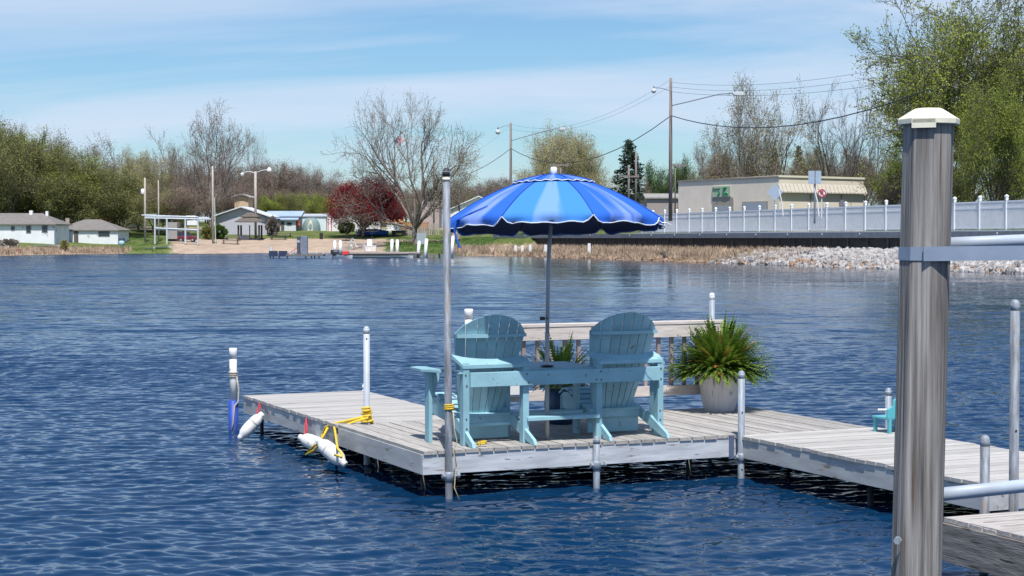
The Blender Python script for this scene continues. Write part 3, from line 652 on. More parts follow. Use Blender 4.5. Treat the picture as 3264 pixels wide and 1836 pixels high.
# ================================================================== PLANTS ON THE DOCK
def fern(root, z0, rad, hgt, n, seed, zl=0):
    rr = random.Random(seed); mb = MB(); mb2 = MB()
    for k_ in range(n):
        az = rr.uniform(0, 6.283); sp = rr.random()**.7; Lf = rr.uniform(.75, 1.12); el = R(82-60*sp)
        o_ = Vector((math.cos(az)*.4*rad*sp, math.sin(az)*.4*rad*sp, z0)); p = o_.copy(); d = Vector((math.cos(az)*math.cos(el), math.sin(az)*math.cos(el), math.sin(el)))
        L_ = Lf*(hgt*(1-sp)+rad*.85*sp+.05); st_ = 10; side = Vector((-math.sin(az), math.cos(az), 0))
        tgt = mb2 if rr.random() < .05 else mb
        prevp = p
        for j in range(st_):
            d = (d + Vector((0, 0, -.05-.07*sp)) + Vector((rr.uniform(-.04, .04), rr.uniform(-.04, .04), 0))).normalized(); q = p + d*(L_/st_); w = .040*math.sin(math.pi*min(1, (j+.8)/st_))**.6
            for s2 in (-1, 1):
                # a leaflet leaning forward
                tip = p + side*s2*w*rr.uniform(.8, 1.3) + d*.022 + Vector((0, 0, rr.uniform(-.008, .012)))
                b_ = p + d*(L_/st_)*.55
                i0 = len(tgt.v); tgt.v += [tuple(p), tuple(tip), tuple(b_)]; tgt.f.append((i0, i0+1, i0+2))
                tip2 = b_ + side*s2*w*rr.uniform(.7, 1.2) + d*.022
                i0 = len(tgt.v); tgt.v += [tuple(b_), tuple(tip2), tuple(q)]; tgt.f.append((i0, i0+1, i0+2))
            i0 = len(tgt.v); tgt.v += [tuple(p), tuple(p+side*.004), tuple(q+side*.003), tuple(q)]; tgt.f.append((i0, i0+1, i0+2, i0+3))
            p = q
    mb.build('frond_mass', M_fern, root); mb2.build('dry_fronds', M_fernb, root)
pf = dthing('potted_fern', 'large bushy fern in a pale grooved pot on the platform corner', 'potted plant', 4.38, 2.12, DZ)
prf = [(.165, 0), (.185, .05), (.215, .2), (.238, .34), (.245, .40), (.262, .405), (.265, .445), (.245, .45), (.235, .41)]
mb = MB(); n = 48; o_ = 0
for (r, z) in prf:
    for k_ in range(n):
        t_ = 2*math.pi*k_/n; g = 1-(.035 if (k_ % 2 == 0 and z < .4) else 0); mb.v.append((r*g*math.cos(t_), r*g*math.sin(t_), z))
for i in range(len(prf)-1):
    for k_ in range(n): k2 = (k_+1) % n; mb.f.append((i*n+k_, i*n+k2, (i+1)*n+k2, (i+1)*n+k_))
mb.build('pot', M_pot, pf, True)
MB().lathe([(.236, .40), (.236, .41)], 24).build('soil', M_soil, pf)
fern(pf, .41, .46, .62, 950, 5)
sf = dthing('potted_fern', 'small fern in a dark blue pot with pale rim behind the table', 'potted plant', 2.16, 1.62, DZ)
MB().lathe([(.12, 0), (.15, .03), (.17, .2), (.16, .36), (.14, .385)], 28).build('pot', M_potblue, sf, True)
MB().lathe([(.145, .375), (.165, .385), (.172, .43), (.155, .435), (.15, .40)], 28).build('pot_rim', mat('rim_white', (.72, .66, .62), .6, .06), sf, True)
MB().lathe([(.15, .39), (.15, .40)], 20).build('soil', M_soil, sf)
fern(sf, .40, .22, .55, 200, 9)
wpn = dthing('cooler_panel', 'small white panel with a thin blue border hanging on the railing behind the left chair', 'panel', 1.90, 2.30, DZ+.32)
MB().box((0, 0, 0), (.26, .02, .18)).build('panel_board', M_white, wpn, bevel=.02)
MB().tube([(-.11, -.012, -.07), (.10, -.012, -.07), (.115, -.012, -.055), (.115, -.012, .055), (.10, -.012, .07), (-.11, -.012, .07)], .003, 6).build('border_line', M_blue, wpn)
# ---- small turquoise chair by the walkway
M_tq = mat('turquoise_plastic', (.10, .42, .48), .4, .06, 5)
tq = dthing('small_chair', 'small turquoise plastic chair half hidden behind the big post', 'chair', 4.84, -.46, DZ)
MB().prism([(-.15, .15), (-.15, .24), (-.115, .255), (-.085, .27), (-.075, .33), (-.03, .355), (.05, .355), (.10, .33), (.11, .27), (.15, .25), (.15, .15)], -.012, .012, lambda x, y, t: (x, y*.0+t-.10, y)).build('backrest', M_tq, tq, bevel=.004)
MB().box((0, .02, .15), (.30, .26, .02)).build('seat', M_tq, tq, bevel=.004)
for a in (-1, 1):
    for b in (-.1, .13): MB().box((a*.12, b, .075), (.03, .03, .15)).build('leg', M_tq, tq)
MB().tube([(0, 0, 0), (-.09, 0, 0)], .012, 8).build('cleat_arm', M_white, None)
cl = bpy.data.objects['cleat_arm']; cl.name = 'mooring_cleat'; cl.location = dk(4.98, -.16, .62); tag(cl, 'small white cleat on the pole beside the turquoise chair', 'cleat')
# ================================================================== FENDERS AND ROPES
def fender(label, c, axis, Lf, r, name='boat_fender'):
    t_ = thing(name, label, 'fender', c, 0, 'white boat fenders hung on the dock'); q = Vector(axis).normalized().to_track_quat('Z', 'X'); t_.rotation_mode = 'QUATERNION'; t_.rotation_quaternion = q
    h = Lf/2; MB().lathe([(.02, -h-.035), (.034, -h-.03), (.036, -h), (r*.55, -h+.015), (r*.86, -h+.05), (r, -h+.11), (r, h-.11), (r*.86, h-.05), (r*.55, h-.015), (.036, h), (.034, h+.03), (.02, h+.035)], 24).build('fender_body', M_whited, t_, True)
    MB().lathe([(r*1.0, h-.125), (r*1.02, h-.12), (r*1.02, h-.112), (r*1.0, h-.108)], 24).build('rib_ring', mat('fender_ring', (.45, .46, .5), .6), t_)
    return t_
def dpl(px, py, u_off=-.11):
    """point seen at a pixel on the vertical plane u = u_off beside the finger"""
    d = ray(px, py); o_ = Vector((0, 0, CAMZ)); nrm = Vector((cu, su, 0)); s_ = (dk(u_off, 0)-o_).dot(nrm)/d.dot(nrm); return o_+d*s_
f1a, f1b = dpl(826, 1330), dpl(778, 1382); f1a, f1b = P(826, 1330, f1a.y), P(774, 1386, f1a.y-.05); fender('far left white fender tilted outward, dipping into the water', (f1a+f1b)/2, f1a-f1b, .34, .073)
f2a, f2b = dpl(972, 1404, -.12), dpl(1026, 1418, -.12); f2a, f2b = P(972, 1400, f2a.y), P(1030, 1424, f2a.y-.12); fender('middle white fender on a red line, tucked behind the yellow-roped one', (f2a+f2b)/2, f2b-f2a, .34, .078)
f3a, f3b = dpl(1030, 1418, -.30), dpl(1082, 1462, -.30); f3a, f3b = P(1028, 1416, f3a.y), P(1086, 1468, f3a.y-.10); fender('nearest white fender held by yellow rope above the water', (f3a+f3b)/2, f3a-f3b, .34, .080)
def rope(label, pts, r, m, name='rope'):
    o_ = MB().tube(pts, r, 7).build(name, m, None, True); tag(o_, label, 'rope'); return o_
rope('short red line holding the far left fender', [dpl(842, 1290, .06), dpl(826, 1284, -.012), dpl(824, 1300, -.02), dpl(818, 1318, -.05), dpl(826, 1322, -.09), dpl(830, 1290, -.015)], .007, M_red)
rope('short red line holding the middle fender', [dpl(990, 1328, .08), dpl(976, 1333, -.012), dpl(973, 1360, -.02), dpl(970, 1392, -.10), dpl(976, 1392, -.10), dpl(978, 1360, -.02), dpl(976, 1334, -.012)], .007, M_red)
pp = dk(.30, 2.40, DZ)
coil = []
for k_ in range(64):
    t_ = k_/64*6*2*math.pi; rr_ = .043+.01*math.sin(k_*.9)+(.018 if k_ < 20 else 0); coil.append((pp.x+rr_*math.cos(t_), pp.y+rr_*math.sin(t_), DZ+.012+.165*k_/64))
rope('yellow rope coiled round the pale pole on the finger', coil, .013, M_yel)
st_ = Vector(coil[30])
rope('yellow rope led from the pole over the dock edge to the fenders', [st_, dpl(1090, 1345, .08), dpl(1060, 1350, .02), dpl(1038, 1362, -.02), dpl(1028, 1385, -.04), dpl(1022, 1410, -.2), dpl(1003, 1435, -.2), dpl(975, 1448, -.2), dpl(996, 1425, -.2), dpl(1022, 1408, -.2), dpl(1036, 1380, -.05), dpl(1045, 1362, -.02)], .014, M_yel)
rope('yellow rope looped down to the end of the nearest fender', [st_+Vector((0, -.03, -.02)), dpl(1075, 1358, .05), dpl(1066, 1362, -.012), dpl(1070, 1390, -.05), dpl(1076, 1430, -.28), dpl(1090, 1448, -.33), dpl(1088, 1458, -.36), dpl(1078, 1452, -.38), dpl(1068, 1450, -.38)], .013, M_yel)
tp = dk(.235, -.055, 0)
co = [(tp.x+.043*math.cos(k_*.8), tp.y+.043*math.sin(k_*.8), .80+.055*k_/24) for k_ in range(24)]
rope('yellow rope turns tied on the tall corner pole', co, .008, M_yel)
rope('thin cord hanging down the tall corner pole to the water', [(tp.x+.04, tp.y-.03, .80), (tp.x+.05, tp.y-.02, .62), (tp.x+.075, tp.y-.03, .52), (tp.x+.045, tp.y-.04, .44), (tp.x+.06, tp.y-.04, .25), (tp.x+.05, tp.y-.05, .1), (tp.x+.10, tp.y-.06, -.02)], .005, mat('tan_cord', (.62, .50, .30), .9))
q0 = dk(.62, .10, DZ+.012); rr = random.Random(4)
rope('small heap of yellow rope by the chair leg', [q0+Vector((rr.uniform(-.05, .06), rr.uniform(-.03, .03), .006+.04*k_/14)) for k_ in range(14)], .007, M_yel)
# ================================================================== BIG POST
ps = thing('wooden_post', 'big weathered eight-sided wooden post with cream cap in the right foreground', 'post', (1.113, 4.85, 0), 0)
lx = lambda z: .0207*z
oct_ = [(.0715*math.cos(R(22.5+45*k_-23)), .0715*math.sin(R(22.5+45*k_-23))) for k_ in range(8)]
mb = MB(); zs = [-1.5]+[i*.11 for i in range(0, 25)]+[2.69]; zs = [z for z in zs if z <= 2.69]
for z in zs:
    for (x, y) in oct_: mb.v.append((x*1.01+lx(z), y, z))
for a in range(len(zs)-1):
    for b in range(8): b2 = (b+1) % 8; mb.f.append((a*8+b, a*8+b2, (a+1)*8+b2, (a+1)*8+b))
mb.f.append(tuple((len(zs)-1)*8+b for b in range(8)))
mb.build('post_shaft', M_post, ps, bevel=.004)
capc = Vector((lx(2.69), 0, 2.69)); mb = MB()
ro = [(.087*math.cos(R(22.5+45*k_-23)), .087*math.sin(R(22.5+45*k_-23))) for k_ in range(8)]; ri = [(.038*math.cos(R(22.5+45*k_-23)), .038*math.sin(R(22.5+45*k_-23))) for k_ in range(8)]
for (ol, z) in ((ro, -.012), (ro, .004), (ri, .034)): mb.v += [tuple(Vector((x*1.0, y, z))+capc) for x, y in ol]
for a in range(2):
    for b in range(8): b2 = (b+1) % 8; mb.f.append((a*8+b, a*8+b2, (a+1)*8+b2, (a+1)*8+b))
mb.f += [tuple(16+b for b in range(8)), tuple(range(7, -1, -1))]
mb.build('post_cap', M_cream, ps, bevel=.002)
for k_ in (5,): # front tab of the cap
    a0, a1 = ro[5], ro[6]; mb = MB(); vs = []
    for z in (-.024, .0):
        for (x, y) in (a0, a1, (a1[0]*.95, a1[1]*.95), (a0[0]*.95, a0[1]*.95)): vs.append(Vector((x, y, z))+capc)
    mb.add(vs, [(0, 1, 5, 4), (1, 2, 6, 5), (2, 3, 7, 6), (3, 0, 4, 7), (3, 2, 1, 0), (4, 5, 6, 7)]); mb.build('cap_tab', M_cream, ps)
sz = 2.36-(808-760)*4.85/5500
mb = MB()
for z in (sz-.019, sz+.019):
    for (x, y) in oct_: mb.v.append((x*1.05+lx(z), y*1.04, z))
for b in range(8): b2 = (b+1) % 8; mb.f.append((b, b2, 8+b2, 8+b))
mb.build('steel_strap', M_postband, ps)
MB().box((.45, -.075, sz+.004), (.85, .006, .040), Matrix.Rotation(R(1.0), 3, 'Y') @ Matrix.Rotation(R(-1.6), 3, 'Y')).build('strap_bar', M_postband, ps)
MB().tube([(-.034, -.052, 2.36-(1715-760)*4.85/5500), (-.040, -.066, 2.36-(1715-760)*4.85/5500)], .011, 6).build('bolt_head', M_pipe, ps)
def xpipe(label, p0, p1, r, m):
    o_ = MB().tube([p0, p0.lerp(p1, .5), p1], r, 18).build('rail_pipe', m, None, True); tag(o_, label, 'pipe')
M_lp = mat('pale_rail_pipe', (.40, .46, .54), .45, .12, 6)
xpipe('upper pale pipe running right from the big post above its strap', P(3015, 777, 4.97), P(3500, 757, 5.15), .0185, M_lp)
xpipe('lower pale pipe running right from the big post in front of the short poles', P(2990, 1577, 4.93), P(3500, 1524, 5.2), .0195, M_lp)
# ================================================================== CAUSEWAY
WA = 73.8         # wall line  X = WA - .29 D
def lineat(a, px): D = a/((px-CX)/F+.29); return Vector(((px-CX)/F*D, D, 0))
wdir = Vector((-.29, 1, 0)).normalized(); wang = math.atan2(wdir.y, wdir.x)
w0, w1 = lineat(WA, 3600), lineat(WA, 1598)
wl_ = (w1-w0).length
wall = thing('seawall', 'dark sheet-piled seawall with a grey beam along its top under the white fence', 'wall', w0, wang)
# wall local x runs away from the camera, local y points to the lake (left) side
npn = 0
fposts = [2157, 2197, 2237, 2281, 2326, 2373, 2422, 2473, 2524, 2579, 2637, 2698, 2761, 2826, 2895, 2968, 3045, 3125, 3207]
wbm = MB().box((0, 0, 0), (3.6, .32, .50)).mesh('beam_section', M_beam)
nb = int(wl_/3.62)+1
for i in range(nb): inst('beam_section', wbm, wall, (1.8+i*3.62, .12, 2.65))
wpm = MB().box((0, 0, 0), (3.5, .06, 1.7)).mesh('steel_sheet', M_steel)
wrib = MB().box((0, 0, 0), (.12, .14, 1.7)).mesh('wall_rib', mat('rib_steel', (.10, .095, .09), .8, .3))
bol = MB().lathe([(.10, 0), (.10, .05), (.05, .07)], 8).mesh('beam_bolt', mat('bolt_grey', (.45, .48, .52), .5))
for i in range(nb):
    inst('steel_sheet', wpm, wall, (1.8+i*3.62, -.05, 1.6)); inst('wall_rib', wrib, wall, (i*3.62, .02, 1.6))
    if i % 2 == 0: b_ = inst('beam_bolt', bol, wall, (1.0+i*3.62, .285, 2.72)); b_.rotation_euler = (R(-90), 0, 0)
MB().box((wl_+.9, -1.0, 2.62), (.4, 2.6, .5)).build('end_cap', M_conc, wall)
cp = MB().box((0, 0, 0), (1.78, .5, .10)).mesh('coping_slab', mat('coping_white', (.62, .64, .66), .7, .08))
for i in range(int((lineat(WA, 2010)-w0).length/1.81)): inst('coping_slab', cp, wall, (.9+i*1.81, -.12, 2.955+rnd.uniform(-.004, .004)))
# ---- fence
FA = 74.6
def fpos(px): return lineat(FA, px)
D0, dD = fpos(3207).y, (fpos(2157).y-fpos(3207).y)/18
fen = thing('white_fence', 'long white vinyl fence with capped posts along the causeway wall', 'fence', (0, 0, 0))
Ds_ = [D0+dD*i for i in range(-5, 22)]
pm_ = MB().box((0, 0, 1.2), (.15, .15, 2.56)).mesh('fence_post', M_fencep)
pc_ = MB().box((0, 0, 2.50), (.25, .25, .06)).box((0, 0, 2.58), (.23, .23, .10), None, (.35, .35)).box((0, 0, 2.36), (.20, .20, .26)).mesh('post_cap', M_fencep)
bay = dD/math.cos(math.atan(.29))
pk = MB(); npk = 21
for i in range(npk): pk.box((.12+(bay-.24)*(i+.5)/npk, 0, 1.10), (.118, .035, 1.92))
pkm = pk.mesh('pickets', M_fencew)
rm_ = MB().box((bay/2, 0, 0), (bay-.15, .06, .12)).mesh('fence_rail', M_fencep)
for i, D_ in enumerate(Ds_):
    p_ = Vector((FA-.29*D_, D_, 3.02)); o1 = inst('fence_post', pm_, fen, p_, wang); inst('post_cap', pc_, o1)
    if i < len(Ds_)-1:
        o2 = inst('picket_panel', pkm, fen, p_, wang); tag(o2, kind='stuff')
        inst('fence_rail', rm_, fen, p_+Vector((0, 0, 2.12)), wang); inst('fence_rail', rm_, fen, p_+Vector((0, 0, .13)), wang)
        inst('fence_rail', rm_, fen, p_+Vector((0, 0, 1.66)), wang)
# ---- rocks
def rockmesh(seed, m):
    rr = random.Random(seed); ph = (1+5**.5)/2; vs = [(-1, ph, 0), (1, ph, 0), (-1, -ph, 0), (1, -ph, 0), (0, -1, ph), (0, 1, ph), (0, -1, -ph), (0, 1, -ph), (ph, 0, -1), (ph, 0, 1), (-ph, 0, -1), (-ph, 0, 1)]
    fs = [(0, 11, 5), (0, 5, 1), (0, 1, 7), (0, 7, 10), (0, 10, 11), (1, 5, 9), (5, 11, 4), (11, 10, 2), (10, 7, 6), (7, 1, 8), (3, 9, 4), (3, 4, 2), (3, 2, 6), (3, 6, 8), (3, 8, 9), (4, 9, 5), (2, 4, 11), (6, 2, 10), (8, 6, 7), (9, 8, 1)]
    vs = [Vector(v).normalized()*rr.uniform(.34, .62) for v in vs]; vs = [Vector((v.x*1.15, v.y*.95, v.z*.72)) for v in vs]
    return vs, fs
RK = [rockmesh(i, None) for i in range(8)]
rkme = []
for vs, fs in RK: mb = MB(); mb.add(vs, fs); rkme.append(mb.mesh('stone', M_rock))
rip = thing('rock_bank', 'bank of pale broken limestone rocks sloping into the water below the seawall', 'rock bank', (0, 0, 0))
rr = random.Random(11); allr = []
for i in range(15000):
    D_ = rr.uniform(92, 166); d_ = rr.uniform(-.5, 5.9); 
    if D_ > 156 and rr.random() < (D_-154)/12: continue
    if D_ > 148 and d_ < (D_-148)*.25: pass
    x = shore_x(D_)+d_*1.04; y = D_+d_*.28; s_ = rr.choice((.22, .3, .38, .45, .6))*rr.uniform(.8, 1.15)
    px = CX+F*x/y
    if px > 3420 or px < 2230: continue
    allr.append((px, y, x, d_, s_))
big = sorted(allr, key=lambda a: -(a[4]/a[1]) if a[0] < 3270 else 0)[:290]; bs_ = set(id(a) for a in big)
msv, msf = [], []
def rot3(a, b, c): return (Matrix.Rotation(a, 3, 'X') @ Matrix.Rotation(b, 3, 'Y') @ Matrix.Rotation(c, 3, 'Z'))
mass = MB(); massb = MB()
for a in allr:
    px, y, x, d_, s_ = a; z = tz(x, y)+s_*rr.uniform(.0, .35)+.04
    if id(a) in bs_:
        o_ = inst('stone', rr.choice(rkme), rip, (x, y, z), 0, s_); o_.rotation_euler = (rr.uniform(0, 6), rr.uniform(0, 6), rr.uniform(0, 6))
    else:
        vs, fs = rr.choice(RK); M_ = rot3(rr.uniform(0, 6), rr.uniform(0, 6), rr.uniform(0, 6)); c_ = Vector((x, y, z))
        (massb if (d_ < .7 and rr.random() < .3) else mass).add([M_ @ v*s_ + c_ for v in vs], fs)
o_ = mass.build('stone_mass', M_rock2, rip); tag(o_, kind='stuff')
o_ = massb.build('wet_stone_mass', M_rockb, rip); tag(o_, kind='stuff')
brk = MB()
for i in range(420):
    D_ = rr.uniform(150, 232); d_ = rr.uniform(-.3, 1.2); x = shore_x(D_)+d_; y = D_+d_*.28; vs, fs = rr.choice(RK); s_ = rr.uniform(.2, .6); M_ = rot3(rr.uniform(0, 6), rr.uniform(0, 6), rr.uniform(0, 6))
    brk.add([M_ @ v*s_ + Vector((x, y, tz(x, y)+.05)) for v in vs], fs)
o_ = brk.build('shore_stones', M_rockb); tag(o_, 'scattered brown stones at the water below the dry reeds', 'stones', kind='stuff')
# ---- reeds and rough grass, thin blades
def blades(name, m, pts, hfun, w, label=None, cat='grass', wild=.35):
    n = len(pts); A = np.array(pts); rs = np.random.RandomState(len(pts)); h = hfun(rs, n); az = rs.rand(n)*6.28; ln = rs.randn(n, 2)*wild
    b0 = A.copy(); dx = np.stack([np.cos(az), np.sin(az)*.4, np.zeros(n)], 1)*w; tp_ = A + np.stack([ln[:, 0]*h, ln[:, 1]*h, h], 1)
    V_ = np.stack([b0-dx, b0+dx, tp_], 1).reshape(-1, 3); F_ = np.arange(3*n).reshape(-1, 3)
    o_ = bpy.data.objects.new(name, meshnp(name, V_, F_, m)); COL.objects.link(o_); tag(o_, label, cat, kind='stuff'); return o_
rs = np.random.RandomState(5)
def shore_pts(n, D0_, D1_, d0, d1, clump=.35):
    Dm = rs.uniform(D0_, D1_, n); dm = rs.uniform(d0, d1, n); x = 67.3-.29*Dm+dm*1.04; y = Dm+dm*.28
    cl_ = np.array([mnoise.noise(Vector((a*.35, b*.35, 0))) for a, b in zip(x, y)]); keep = cl_ > rs.uniform(-clump-.3, clump, n)
    x, y = x[keep], y[keep]; return np.stack([x, y, terr(x, y)-.05], 1)
blades('dry_reeds', M_reed, shore_pts(30000, 152, 236, .1, 5.2), lambda r_, n: r_.uniform(.2, .75, n), .055, 'band of dry tan reeds on the bank under the seawall', 'reeds')
blades('green_reeds', M_reedg, shore_pts(2600, 158, 236, .1, 4.5, .0), lambda r_, n: r_.uniform(.2, .6, n), .06, 'green tufts among the dry reeds on the causeway bank', 'reeds')
def band_pts(n, px0, px1, d0, d1):
    out = []
    Xr = rs.uniform(px0, px1, n*3); Dr = rs.uniform(226, 330, n*3); x = (Xr-CX)/F*Dr; d_ = sdist(x, Dr); k_ = (d_ > d0) & (d_ < d1) & ~((d0 == 1) & (d_ < 24) & (Xr > 520) & (Xr < 1230)); x, y = x[k_][:n], Dr[k_][:n]; return np.stack([x, y, terr(x, y)-.03], 1)
blades('dry_grass', M_reed, band_pts(14000, -40, 420, .1, 5), lambda r_, n: r_.uniform(.15, .8, n), .06, 'dry rough grass along the left shore by the white house', 'grass')
blades('dry_shore_grass', M_reed, band_pts(9000, 1420, 1640, .1, 5), lambda r_, n: r_.uniform(.2, 1.0, n), .06, 'dry grass on the bank below the left end of the seawall', 'grass')
blades('lawn_tufts', M_grass_m, band_pts(22000, 380, 1640, 1, 26), lambda r_, n: r_.uniform(.06, .22, n), .08, 'short green lawn grass along the far shore', 'grass')
# ================================================================== BUILDINGS
def wallbox(parent, name, m, c, d, rz=0, bev=0): o_ = MB().box(c, d).build(name, m, parent, bevel=bev); return o_
# beige building behind the fence
Ba, Bb, Bc = P(2162, 640, 195), P(2483, 640, 180), P(2752, 640, 187); zg = 3.1
bb = thing('store_building', 'low beige block building with a shingled awning and a green sign', 'building', (Bb.x, Bb.y, zg))
l1 = Vector((Ba.x-Bb.x, Ba.y-Bb.y, 0)); l2 = Vector((Bc.x-Bb.x, Bc.y-Bb.y, 0)); H_ = 5.75
M_beige = mat('beige_block_wall', (.80, .70, .59), .9, .06, .6); M_beige2 = mat('cream_block_wall', (.76, .69, .57), .9, .04, .6)
mb = MB(); pf_ = [(0, 0), (l2.x, l2.y), (l1.x+l2.x, l1.y+l2.y), (l1.x, l1.y)]
mb.add([(x, y, 0) for x, y in pf_]+[(pf_[0][0], pf_[0][1], H_+.10), (pf_[1][0], pf_[1][1], H_+.05), (pf_[2][0], pf_[2][1], H_), (pf_[3][0], pf_[3][1], H_)], [(0, 1, 5, 4), (1, 2, 6, 5), (2, 3, 7, 6), (3, 0, 4, 7)])
mb.build('wall', M_beige, bb); MB().add([(p[0], p[1], H_-.15) for p in pf_], [(0, 1, 2, 3)]).build('roof', M_asph, bb)
e2 = l2.normalized(); n2 = Vector((e2.y, -e2.x, 0)); e1 = l1.normalized(); n1 = Vector((-e1.y, e1.x, 0))
if n1.y > 0: n1 = -n1
def onface(e, n_, a0, a1, z0, z1, dep, name, m, parent, off=0.0):
    vs = [e*a + n_*(off+d_) + Vector((0, 0, z)) for d_ in (0, dep) for (a, z) in ((a0, z0), (a1, z0), (a1, z1), (a0, z1))]
    return MB().add(vs, [(0, 1, 2, 3), (4, 7, 6, 5), (0, 4, 5, 1), (1, 5, 6, 2), (2, 6, 7, 3), (3, 7, 4, 0)]).build(name, m, parent)
L1, L2 = l1.length, l2.length
onface(e1, n1, 0, L1, H_-.12, H_+.03, .12, 'roof_trim', mat('trim_brown', (.28, .25, .22), .8), bb)
onface(e2, n2, -.1, L2+.1, H_-.12, H_+.10, .12, 'roof_trim', M_cream, bb)
onface(e2, n2, 0, L2, 0, H_-.13, .02, 'front_skin', M_beige2, bb)
aw = MB(); 
vs = [e2*a + n2*d_ + Vector((0, 0, z)) for a in (-.15, L2+.15) for (d_, z) in ((.03, H_-.75), (.42, H_-1.60), (.42, H_-1.72), (.03, H_-1.72))]
aw.add(vs, [(0, 1, 5, 4), (1, 2, 6, 5), (2, 3, 7, 6), (0, 3, 2, 1), (4, 5, 6, 7)]); aw.build('awning', mat('awning_shingle', (.56, .52, .45), .9, .08, 3), bb)
shm = mat('shingle_edge', (.48, .44, .38), .9, .1)
for i in range(22):
    a = .2+(L2-.3)*i/21; MB().add([e2*(a+q)+n2*d_+Vector((0, 0, z)) for q in (0, .07) for (d_, z) in ((.10, H_-.79), (.45, H_-1.58), (.45, H_-1.66), (.10, H_-.86))], [(0, 1, 5, 4), (1, 2, 6, 5), (0, 3, 2, 1), (4, 5, 6, 7)]).build('awning_batten', shm, bb)
sg = onface(e1, n1, L1*.455, L1*.635, H_-1.95, H_-.82, .15, 'sign_board', mat('sign_sage', (.40, .50, .36), .6, .1), bb, .02)
M_sg = mat('sign_green', (.03, .28, .12), .6, .15)
a_, b_ = L1*.455, L1*.635; zt = H_-.82
def stroke(pts, r, m, name): # flat painted marks standing just off the sign board
    MB().tube([e1*(b_-(b_-a_)*u)+n1*.19+Vector((0, 0, zt-1.13*v)) for u, v in pts], r, 5).build(name, m, sg)
stroke([(.05, .25), (.12, .18), (.2, .28), (.28, .2), (.36, .27), (.45, .2)], .06, mat('sign_dark', (.05, .12, .07), .6), 'letter_mark')
stroke([(.62, .25), (.72, .14), (.80, .12), (.72, .3), (.66, .42)], .10, M_sg, 'letter_mark'); stroke([(.35, .55), (.40, .75), (.36, .85)], .10, M_sg, 'letter_mark')
stroke([(.36, .58), (.45, .52), (.44, .66)], .08, M_sg, 'letter_mark'); stroke([(.60, .62), (.7, .72), (.82, .66), (.90, .74), (.8, .8), (.66, .78), (.60, .62)], .07, M_sg, 'letter_mark')
M_gdoor = mat('door_greyblue', (.34, .38, .45), .6, .06)
onface(e1, n1, L1*.43, L1*.64, 0, H_-2.05, .06, 'doorway_surround', mat('recess_tan', (.36, .32, .28), .9), bb, .0)
onface(e1, n1, L1*.45, L1*.62, 0, H_-3.0, .09, 'garage_door', M_gdoor, bb)
onface(e1, n1, L1*.10, L1*.345, 0, H_-2.55, .05, 'doorway_surround', mat('recess_tan', (.36, .32, .28), .9), bb)
onface(e1, n1, L1*.12, L1*.33, 0, H_-2.7, .09, 'garage_door', M_gdoor, bb)
onface(e2, n2, L2*.70, L2*.745, H_-3.4, H_-2.4, .25, 'meter_box', mat('meter_grey', (.22, .24, .27), .6), bb, .02)
for f in (.36, .725): MB().tube([e2*L2*f+n2*.1+Vector((0, 0, 0)), e2*L2*f+n2*.1+Vector((0, 0, H_-1.8))], .05, 6).build('downpipe', mat('pipe_brown', (.2, .17, .15), .7), bb)
